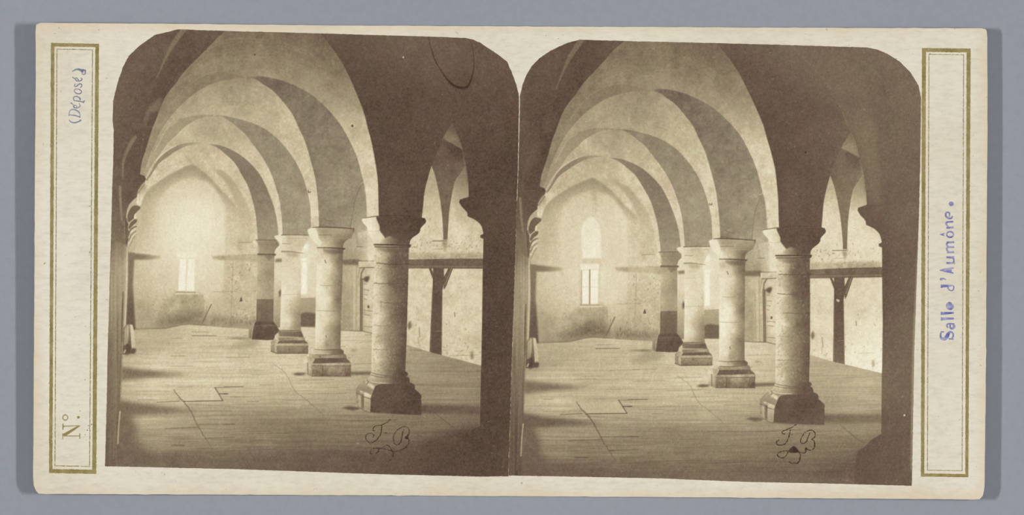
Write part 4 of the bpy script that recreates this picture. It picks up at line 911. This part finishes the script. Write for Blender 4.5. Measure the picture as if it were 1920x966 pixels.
    c.line([(257.5, 370), (250, 377), (243.5, 385), (239.5, 395), (237, 408)], [1.4, 3.2, 3.4, 3.0, 1.4], 192, 0.9, 0.7)
    c.fill([(251.5, 404), (263, 390), (268, 400), (262, 440), (252, 470), (240, 474), (242, 462), (250, 440), (252, 420)], [(258, 410, 198), (256, 440, 196), (248, 465, 192)], soft=1.4)
    c.fill(cr((239, 404), (244, 392), (251, 385.5), (258, 386), (263, 388), (262.5, 392), (256, 398), (252, 404), (250, 411), (243, 417), (239, 414)), [(248, 392, 108), (256, 390, 112), (244, 410, 110)], soft=0.5, lab=a0)
    c.fill([(252, 402), (255, 400), (254.5, 410), (251, 410)], 218, soft=0.5)
    c.fill(cr((240, 426), (245, 416), (252, 411.5), (257, 412), (256, 417), (249, 423), (243, 430)), 112, soft=0.5); c.line([(239.5, 427), (244, 417), (250, 412)], 1.8, 208, 0.85)
    c.line([(240, 442), (245, 431), (252, 426), (256, 425)], [3.6, 3, 2], 116, 0.85); c.line([(241, 446), (246, 435), (254, 429.5)], 1.7, 222, 0.85); c.line([(242, 452), (247, 440), (254, 434)], 1.9, 132, 0.8); c.line([(242, 456), (247.5, 444.5), (254, 438)], 1.7, 220, 0.85); c.line([(243, 462), (249, 449), (253, 443)], 1.6, 145, 0.7)
    c.line([(236, 412), (238, 425), (237, 440), (238, 456)], [4, 5, 3, 2], 96, 0.7, 1.0); c.line([(233, 415), (233.5, 440), (234, 462)], 1.2, 150, 0.6)
    # --- dark recess and timber jamb at the left edge
    c.fill([(238, 474), (252, 474), (251.5, 490), (249, 533), (252, 580), (254, 618), (234, 622)], [(244, 480, 128), (243, 530, 124), (244, 580, 100), (244, 612, 96)], soft=1.2)
    jb = c.label('printed_jamb', 'streaked timber jamb along the edge of the print')
    c.fill([(180, 430), (240, 462), (239, 540), (236, 610), (231, 640), (228, 700), (225, 770), (222, 840), (221, 930), (180, 930)],
           [(210, 450, 118), (225, 460, 138), (212, 520, 156), (228, 520, 168), (236, 500, 176), (208, 590, 142), (222, 580, 160), (205, 650, 122), (220, 650, 140), (204, 720, 116), (216, 720, 124), (202, 790, 112), (214, 790, 104), (200, 850, 108), (212, 860, 100)], lab=jb, soft=0.8)
    sl = (slice(0, c.h), slice(0, c.w)); sk = c.noise(2.0, 90) * 0.7 + c.noise(4.5, 160) * 0.7
    sl, m = c.mask([(180, 440), (240, 462), (239, 540), (236, 610), (231, 640), (228, 700), (225, 770), (222, 840), (221, 930), (180, 930)])
    c.L[sl] += m * sk[sl] * 9
    c.line([(238.5, 464), (237.8, 520), (235.5, 580), (233.5, 625), (232, 640)], [2, 4, 4, 3, 2], 206, 0.85, 0.8)
    c.line([(231, 548), (229.5, 580), (228, 640)], [1.5, 3.4, 2.4], 92, 0.75, 0.9); c.line([(228, 640), (225, 700), (223, 770)], 1.4, 100, 0.7)
    c.line([(209, 620), (206, 760), (203, 870)], 2, 100, 0.5, 1.5); c.line([(219, 700), (216, 790), (213, 860)], 1.6, 140, 0.5)
    c.line([(225, 772), (222.5, 800), (221, 832)], 2.6, 196, 0.85, 0.8)
    # rolled bundle by the wall at left
    lg = c.label('printed_bundle', 'pale rolled bundle leaning by the left wall')
    c.fill([(231, 617), (236, 609), (246, 607), (251, 618), (254.5, 655), (252, 663), (230, 665)], [(240, 625, 120), (240, 650, 100)], lab=lg, soft=0.5)
    c.fill([(243.5, 609), (248.5, 609), (252, 625), (254.5, 654), (247, 655)], [(247, 615, 205), (250, 645, 198)], soft=0.5, lab=lg); c.fill([(234, 616), (239, 609), (242, 610), (241.5, 630), (239, 646), (232, 648)], [(238, 615, 196), (236, 640, 170)], soft=0.6)
    c.line([(237.5, 612), (236, 646)], 1.0, 130, 0.7, curve=False)
    c.fill(cr((246.5, 655), (250, 652.5), (254.5, 655), (254, 661), (250, 663.5), (246.5, 661)), 92, soft=0.6); c.fill(cr((235, 654), (238, 645), (243, 646), (245, 656), (241, 665), (235, 665)), 84, soft=0.8)
    c.line([(233, 661), (235, 657)], 3, 200, 0.8, curve=False); c.fill(cr((229, 668), (240, 664), (256, 664), (270, 660), (250, 668)), 140, soft=2, alpha=0.6)
    if R:
        dl = np.array([(907, 280, 32), (937, 580, 33), (930, 800, 22), (757, 230, 15), (740, 350, 10), (700, 120, 8), (880, 120, 16), (317, 130, -9), (240, 300, -12), (367, 160, -2), (447, 190, -13), (430, 240, -8), (330, 250, -8), (757, 865, 16), (557, 830, 13), (387, 410, 5), (277, 480, 2),
                       (407, 700, -14), (317, 810, -22), (250, 740, -8), (857, 700, 42), (800, 730, 22), (860, 560, 0), (637, 310, 0), (540, 310, 0), (457, 95, 0), (700, 560, 3), (600, 560, 6), (740, 750, 6), (590, 690, 0), (500, 650, -4), (850, 830, 18)], float)
        dl[:, :2] = c.M(dl[:, :2]); c.L += rbf(dl, c.X, c.Y)
    # --- age of the prints: mottling, dust, scratches
    c.L += 1.5 * c.mott * np.clip(c.L / 130, 0.5, 1.0) + (4.2 * fine + 3.0 * c.noise(1.4, 2.6)) * np.clip(1.35 - c.L / 280, 0.4, 1.2)
    dustw = 260
    xs = c.rng.uniform(c.gx[0], c.gx[-1], dustw); ys = c.rng.uniform(c.gy[0], c.gy[-1], dustw)
    inv = c.map
    c.map = lambda p: p
    for i, (x, y) in enumerate(zip(xs, ys)):
        j = min(c.h - 1, int((y - c.gy[0]) / STEP)); ii = min(c.w - 1, int((x - c.gx[0]) / STEP))
        t = c.L[j, ii]
        if t < 135:
            c.line([(x, y), (x + c.rng.uniform(-3, 3) * (c.rng.rand() < 0.3), y + c.rng.uniform(-3, 3) * (c.rng.rand() < 0.3))], c.rng.choice([0.8, 1.0, 1.6], p=[.6, .3, .1]), t + c.rng.uniform(30, 90), 0.7)
        elif c.rng.rand() < 0.35:
            c.line([(x, y), (x + 0.6, y + 0.4)], 1.0, t - 45, 0.6)
    if R: c.line([(1722, 450), (1718.5, 540), (1714, 640), (1711, 760), (1708.5, 880)], [1.5, 5, 6, 5, 3], 168, 0.6, 1.6)
    c.map = inv
    if not R:
        c.fill(cr((659, 234), (662, 234), (662, 238), (659, 238)), 70); c.fill(cr((476, 101), (479, 101), (479, 104), (476, 104)), 80)
        c.fill(cr((755, 106), (757, 106), (757, 109), (755, 109)), 215)
        c.line([(578, 358), (578.5, 361), (582.5, 360)], 1.4, 70, 0.9, curve=False)
    else:
        c.line([(579, 359), (579, 362), (583, 362), (583, 359)], 1.2, 70, 0.9, curve=False); c.fill(cr((760, 265), (763, 265), (763, 268), (760, 268)), 48)
        c.fill(cr((943, 763), (946, 763), (946, 766), (943, 766)), 220)

# tone -> albumen colour
RT = np.array([40, 62, 76, 92, 112, 135, 160, 185, 205, 222, 240, 255], float)
RC = np.array([(56, 42, 35), (77, 61, 50), (93, 75, 62), (109, 91, 76), (128, 112, 90), (150, 135, 109), (174, 160, 129), (200, 185, 152), (218, 205, 174), (229, 219, 190), (238, 231, 207), (246, 240, 222)], float)

def print_obj(name, outline, fmap, seed, right, label):
    gx, gy, pos, keep = grid_sheet(outline, STEP)
    c = Canvas(gx, gy, fmap, seed)
    paint(c, right)
    Lt = np.interp(np.clip(c.L, 40, 252), [40, 80, 110, 135, 160, 185, 200, 210, 222, 240, 252], [40, 79, 103, 125, 148, 172, 190, 205, 219, 240, 252])
    rgb = np.stack([np.interp(Lt, RT, RC[:, i]) for i in range(3)], -1)
    hue = c.noise(9, 9) + 0.8 * c.noise(22, 22)      # faint greenish and pinkish mottling of old albumen
    rgb = rgb + hue[..., None] * np.array([0.7, -0.3, 0.5])
    cool = np.isin(c.lab, [i for i, nm in enumerate(c.names) if nm and nm[0] == 'printed_spandrel' and 'grey' in nm[1]])
    rgb = rgb + cool[..., None] * np.array([-1.5, 0.5, 3.0])
    col = np.concatenate([lin(rgb), np.ones(Lt.shape + (1,))], -1).astype(np.float32)
    z = bow(pos[..., 0], pos[..., 1]) + Z_PRINT
    PXx, PYy, PZ = place(pos[..., 0], pos[..., 1], z)
    co3 = np.stack([PXx, PYy, PZ], -1).astype(np.float32)
    # cell labels
    cell = c.lab[:-1, :-1].copy(); cell[~keep] = -1
    def part(pname, sel, parent, text, rim=False):
        jj, ii = np.nonzero(sel)
        if len(jj) < 6: return None
        idx = -np.ones(co3.shape[:2], int)
        need = np.zeros(co3.shape[:2], bool)
        need[jj, ii] = need[jj + 1, ii] = need[jj, ii + 1] = need[jj + 1, ii + 1] = True
        nv = need.sum(); idx[need] = np.arange(nv)
        V = co3[need]; K_ = col[need]
        F = np.stack([idx[jj + 1, ii], idx[jj + 1, ii + 1], idx[jj, ii + 1], idx[jj, ii]], 1)
        if rim:       # paper edge down to the card
            o = densify(outline, 6); n = len(o); zz = bow(o[:, 0], o[:, 1])
            ring_ = []
            for dz in (Z_PRINT, CARD_T - 0.00002):
                x, y, z2 = place(o[:, 0], o[:, 1], zz + dz); ring_.append(np.stack([x, y, z2], 1))
            a = np.arange(n); b = (a + 1) % n
            F = np.vstack([F, np.stack([nv + a, nv + b, nv + n + b, nv + n + a], 1)])
            V = np.vstack([V, ring_[0], ring_[1]]); K_ = np.vstack([K_, np.tile(np.append(lin((176, 164, 140)), 1.0), (2 * n, 1))])
        me = bpy.data.meshes.new(pname)
        me.vertices.add(len(V)); me.vertices.foreach_set('co', np.ascontiguousarray(V, np.float32).ravel())
        me.loops.add(F.size); me.loops.foreach_set('vertex_index', F.astype(np.int32).ravel())
        me.polygons.add(len(F)); me.polygons.foreach_set('loop_start', np.arange(0, F.size, 4, dtype=np.int32)); me.polygons.foreach_set('loop_total', np.full(len(F), 4, np.int32))
        me.update(calc_edges=True)
        at_ = me.color_attributes.new('print_tone', 'FLOAT_COLOR', 'POINT'); at_.data.foreach_set('color', np.ascontiguousarray(K_, np.float32).ravel())
        me.materials.append(MAT_PRINT)
        o = bpy.data.objects.new(pname, me); C.objects.link(o); o.parent = parent
        if text: o['label'] = text
        return o
    base_ids = [0, 1]
    root = part(name, np.isin(cell, base_ids), card, label, rim=True)
    for i in range(2, len(c.names)):
        part(c.names[i][0], cell == i, root, c.names[i][1])
    return root

Z_PRINT = CARD_T + 0.00005
rngp = np.random.RandomState(21)
def cut(pts, jit=0.17):
    o = densify(pts, 4); return o + rngp.normal(0, jit, o.shape)
out_a = cut([(334, 55), (289.6, 66), (262.5, 85), (241.7, 104.6), (231, 125), (221, 153.5), (212.5, 189), (211.5, 227), (213.3, 245), (212.4, 304), (210, 368), (208.6, 435), (206, 520), (204, 596), (202.5, 640), (200, 760), (197, 874.5),
             (440, 880), (640, 887), (714, 889.5), (901, 894), (953.0, 893.5), (958.7, 700), (961.2, 620), (967.2, 430), (970.7, 320), (973.1, 200), (972.9, 178.5), (967.5, 157.7), (959, 134.8), (951, 116), (934, 102.5), (915, 90), (899, 79.6), (886, 74), (871.7, 71), (803, 68.5), (580, 62), (440, 58.5)])
out_b = cut([(1086.6, 74.5), (1065, 80), (1049, 87), (1030, 96.5), (1012, 109), (998, 123), (987, 141), (980, 159), (975, 181), (974, 240), (971.5, 330), (967.8, 430), (961.8, 620), (959.3, 700), (953.8, 892),
             (1100, 894.5), (1240, 897.5), (1400, 904), (1550, 907), (1709.5, 911.3), (1711.5, 800), (1714, 660), (1719, 520), (1723, 400), (1725.5, 290), (1727, 184), (1722, 160), (1706, 134.5), (1686, 115), (1663, 100.6), (1645, 93), (1625.7, 89), (1480, 84.5), (1340, 80.7), (1200, 77.5)])

pairs = [((694, 772), (1450, 791.4)), ((790, 775), (1546, 793)), ((679, 410), (1430, 431.5)), ((799, 413), (1548.5, 431.5)), ((710, 404), (1460.4, 426)), ((861, 378), (1608, 393)), ((900, 443), (1647, 459.6)),
         ((902, 684), (1653, 698)), ((900, 799), (1652.5, 814)), ((857, 827), (1608, 846)), ((658, 703), (1416, 725)), ((585, 705), (1342, 726.5)), ((576.5, 430), (1329, 451)), ((663, 428), (1416, 450)), ((514.6, 443.5), (1269, 466)),
         ((578, 662), (1335.6, 684)), ((508, 658), (1266, 681)), ((468, 635), (1225, 657.7)), ((472, 452), (1228, 475)), ((333, 546), (1090.5, 571)), ((368, 482), (1123, 502)), ((359.5, 309), (1111.5, 335)), ((383, 268), (1134, 293)),
         ((400, 216), (1151, 242)), ((460, 146), (1216, 170)), ((657, 267), (1406, 288)), ((670.5, 298), (1418.7, 319)), ((634, 229), (1385.5, 250.5)), ((681, 337), (1429, 358)), ((626, 97), (1371, 118)), ((657.5, 149), (1402, 170)),
         ((676, 196), (1423, 217)), ((690, 242), (1439, 263)), ((702, 296), (1454, 317)), ((709, 354), (1459, 375)), ((405, 74), (1149, 95)), ((359, 120), (1107, 141)), ((324, 163), (1074, 184)), ((296, 217), (1045, 238)), ((277.5, 267), (1029, 288)),
         ((263, 320), (1012, 343)), ((238, 540), (993, 562)), ((222, 778), (978, 801)), ((417, 752), (1175, 776)), ((327, 733), (1081, 756)), ((252, 663), (1008, 690)), ((766, 494), (1518.7, 512.6)), ((817, 666), (1574, 684)), ((831, 258), (1578, 276)),
         ((848, 232), (1597, 246)), ((867, 280), (1611, 295))]
PS = np.array([a for a, b in pairs], float); PD = np.array([b for a, b in pairs], float) - PS
PC = np.hypot(PS[:, None, 0] - PS[None, :, 0], PS[:, None, 1] - PS[None, :, 1])
nA = len(PS); AA = np.zeros((nA + 1, nA + 1)); AA[:nA, :nA] = PC - 12 * np.eye(nA); AA[:nA, nA] = 1; AA[nA, :nA] = 1
WX = np.linalg.solve(AA, np.append(PD[:, 0], 0)); WY = np.linalg.solve(AA, np.append(PD[:, 1], 0))
def to_second(p):
    d = np.hypot(p[:, None, 0] - PS[None, :, 0], p[:, None, 1] - PS[None, :, 1])
    return np.stack([p[:, 0] + d @ WX[:nA] + WX[nA], p[:, 1] + d @ WY[:nA] + WY[nA]], 1)

print_a = print_obj('photographic_print', out_a, lambda p: p, 3, False, 'sepia print of a vaulted hall, with a cracked arc in its dark upper corner')
print_b = print_obj('photographic_print', out_b, to_second, 4, True, 'sepia print of a vaulted hall, with the pointed end window clearly visible')

# scratched initials on each print
Z_INI = Z_PRINT + 0.000012
k = Ink(0.8)
k.stroke([(732.5, 786.4), (724, 793), (714, 797.4), (704, 799), (700, 803), (699.6, 808), (703.4, 807.4)], [1.8, 2.0, 1.8, 1.6, 1.8, 1.8, 1.4])
k.stroke([(716, 797), (715.4, 808), (711, 819), (703, 828), (694, 830.6), (687, 825), (685.8, 818.6), (690, 813.6), (697, 813.4), (700.8, 816.4), (699.6, 820.6)], [1.4, 2.2, 2.2, 1.8, 1.4, 1.8, 2.0, 1.4, 1.6, 1.6, 1.4])
k.stroke([(720, 812), (726, 811.8)], 1.2, curve=False)
k.stroke([(757.6, 805), (754.6, 812), (753, 823), (750, 831), (743.4, 834.4), (738.8, 830), (737.8, 820), (740.4, 812), (746, 805.6), (756, 800.6), (763, 801.4), (767, 807), (766, 815), (761.4, 820.4), (766, 823), (766.6, 830), (762, 838), (754, 843), (742, 846.6), (730, 845), (718, 841.8), (709, 841), (698.6, 841.4)],
         [1.6, 1.8, 1.6, 1.8, 2.0, 1.6, 1.6, 1.8, 1.8, 1.6, 1.4, 1.8, 1.8, 2.4, 2.0, 1.8, 2.0, 2.4, 1.8, 1.6, 1.8, 2.4, 2.0], n=4)
k.blob(762.6, 821, 3.2, 3.4)
k.stroke([(696, 842), (695, 848), (693.6, 850.6), (698, 851.6)], 1.6); k.stroke([(710, 842), (708.6, 848), (704.6, 850.8)], [2.2, 1.6])
k.stroke([(717, 840), (724, 835.4), (730, 837), (734.4, 845), (737.6, 850), (737, 857)], [0.9, 1.2, 1.8, 1.8, 1.6, 2.2]); k.stroke([(733.6, 861.6), (729, 864.6), (724, 865.4)], 1.4)
k.build('scratched_initials', MAT_INITIAL, print_a, 'thin dark handwritten initials J B with a flourish', Z_INI, 0.38)
k = Ink(0.85)
k.stroke([(1494, 795.6), (1482, 802.6), (1473, 806.6), (1466.6, 809.6), (1467.6, 813.4), (1472.4, 814)], [1.4, 1.8, 1.6, 2.0, 2.0, 2.4])
k.stroke([(1482, 805.6), (1480.4, 814), (1478, 823), (1473.6, 831), (1466, 834.8), (1458.4, 834.6), (1456, 829), (1460.6, 825)], [2.0, 1.8, 2.0, 1.8, 1.6, 1.8, 2.4, 1.4])
k.stroke([(1482.4, 816), (1486, 815.6)], 1.0, curve=False)
k.stroke([(1518.4, 812), (1515.4, 819.6), (1512, 828), (1506, 832), (1501.4, 829.6), (1502, 823), (1507, 813.6), (1513, 809), (1520, 806.8), (1526, 809), (1528.6, 814), (1526.6, 821), (1521.6, 824), (1525.6, 826), (1527.6, 834), (1525.6, 841), (1520, 844.6), (1513, 843), (1509.6, 848.6), (1504, 849.4), (1498, 848), (1492, 847.6)],
         [1.4, 1.8, 2.0, 2.2, 1.6, 1.8, 1.8, 1.6, 1.6, 1.8, 1.6, 1.8, 2.2, 1.8, 2.0, 1.8, 1.6, 1.8, 1.8, 1.6, 1.4, 1.6], n=4)
k.blob(1511.2, 842, 2.8, 3.0)
n0 = len(k.v); k.v += [(1478.0, 847.4), (1481.0, 842.0), (1484.6, 838.6), (1487.6, 836.6), (1491.4, 838.4), (1495, 841.6), (1497.6, 846), (1498.4, 849.0), (1488, 849.4), (1482, 848.6)]; k.f.append(tuple(range(n0, n0 + 10)))
k.stroke([(1480, 846.2), (1474, 845.6), (1467, 846), (1460.6, 849), (1457.6, 852.6), (1460, 856.6), (1466, 858.8), (1472, 857), (1476, 851), (1478, 847)], [1.8, 1.4, 1.6, 1.4, 1.8, 1.8, 1.8, 1.6, 1.2, 1.4])
k.stroke([(1497.6, 848), (1500.6, 853), (1499.6, 861), (1496.6, 868), (1490, 868.6), (1485, 869), (1479, 866)], [1.6, 1.8, 2.2, 2.8, 1.4, 1.6, 1.4])
k.build('scratched_initials', MAT_INITIAL, print_b, 'thin dark handwritten initials J B with a filled loop in the flourish', Z_INI, 0.38)
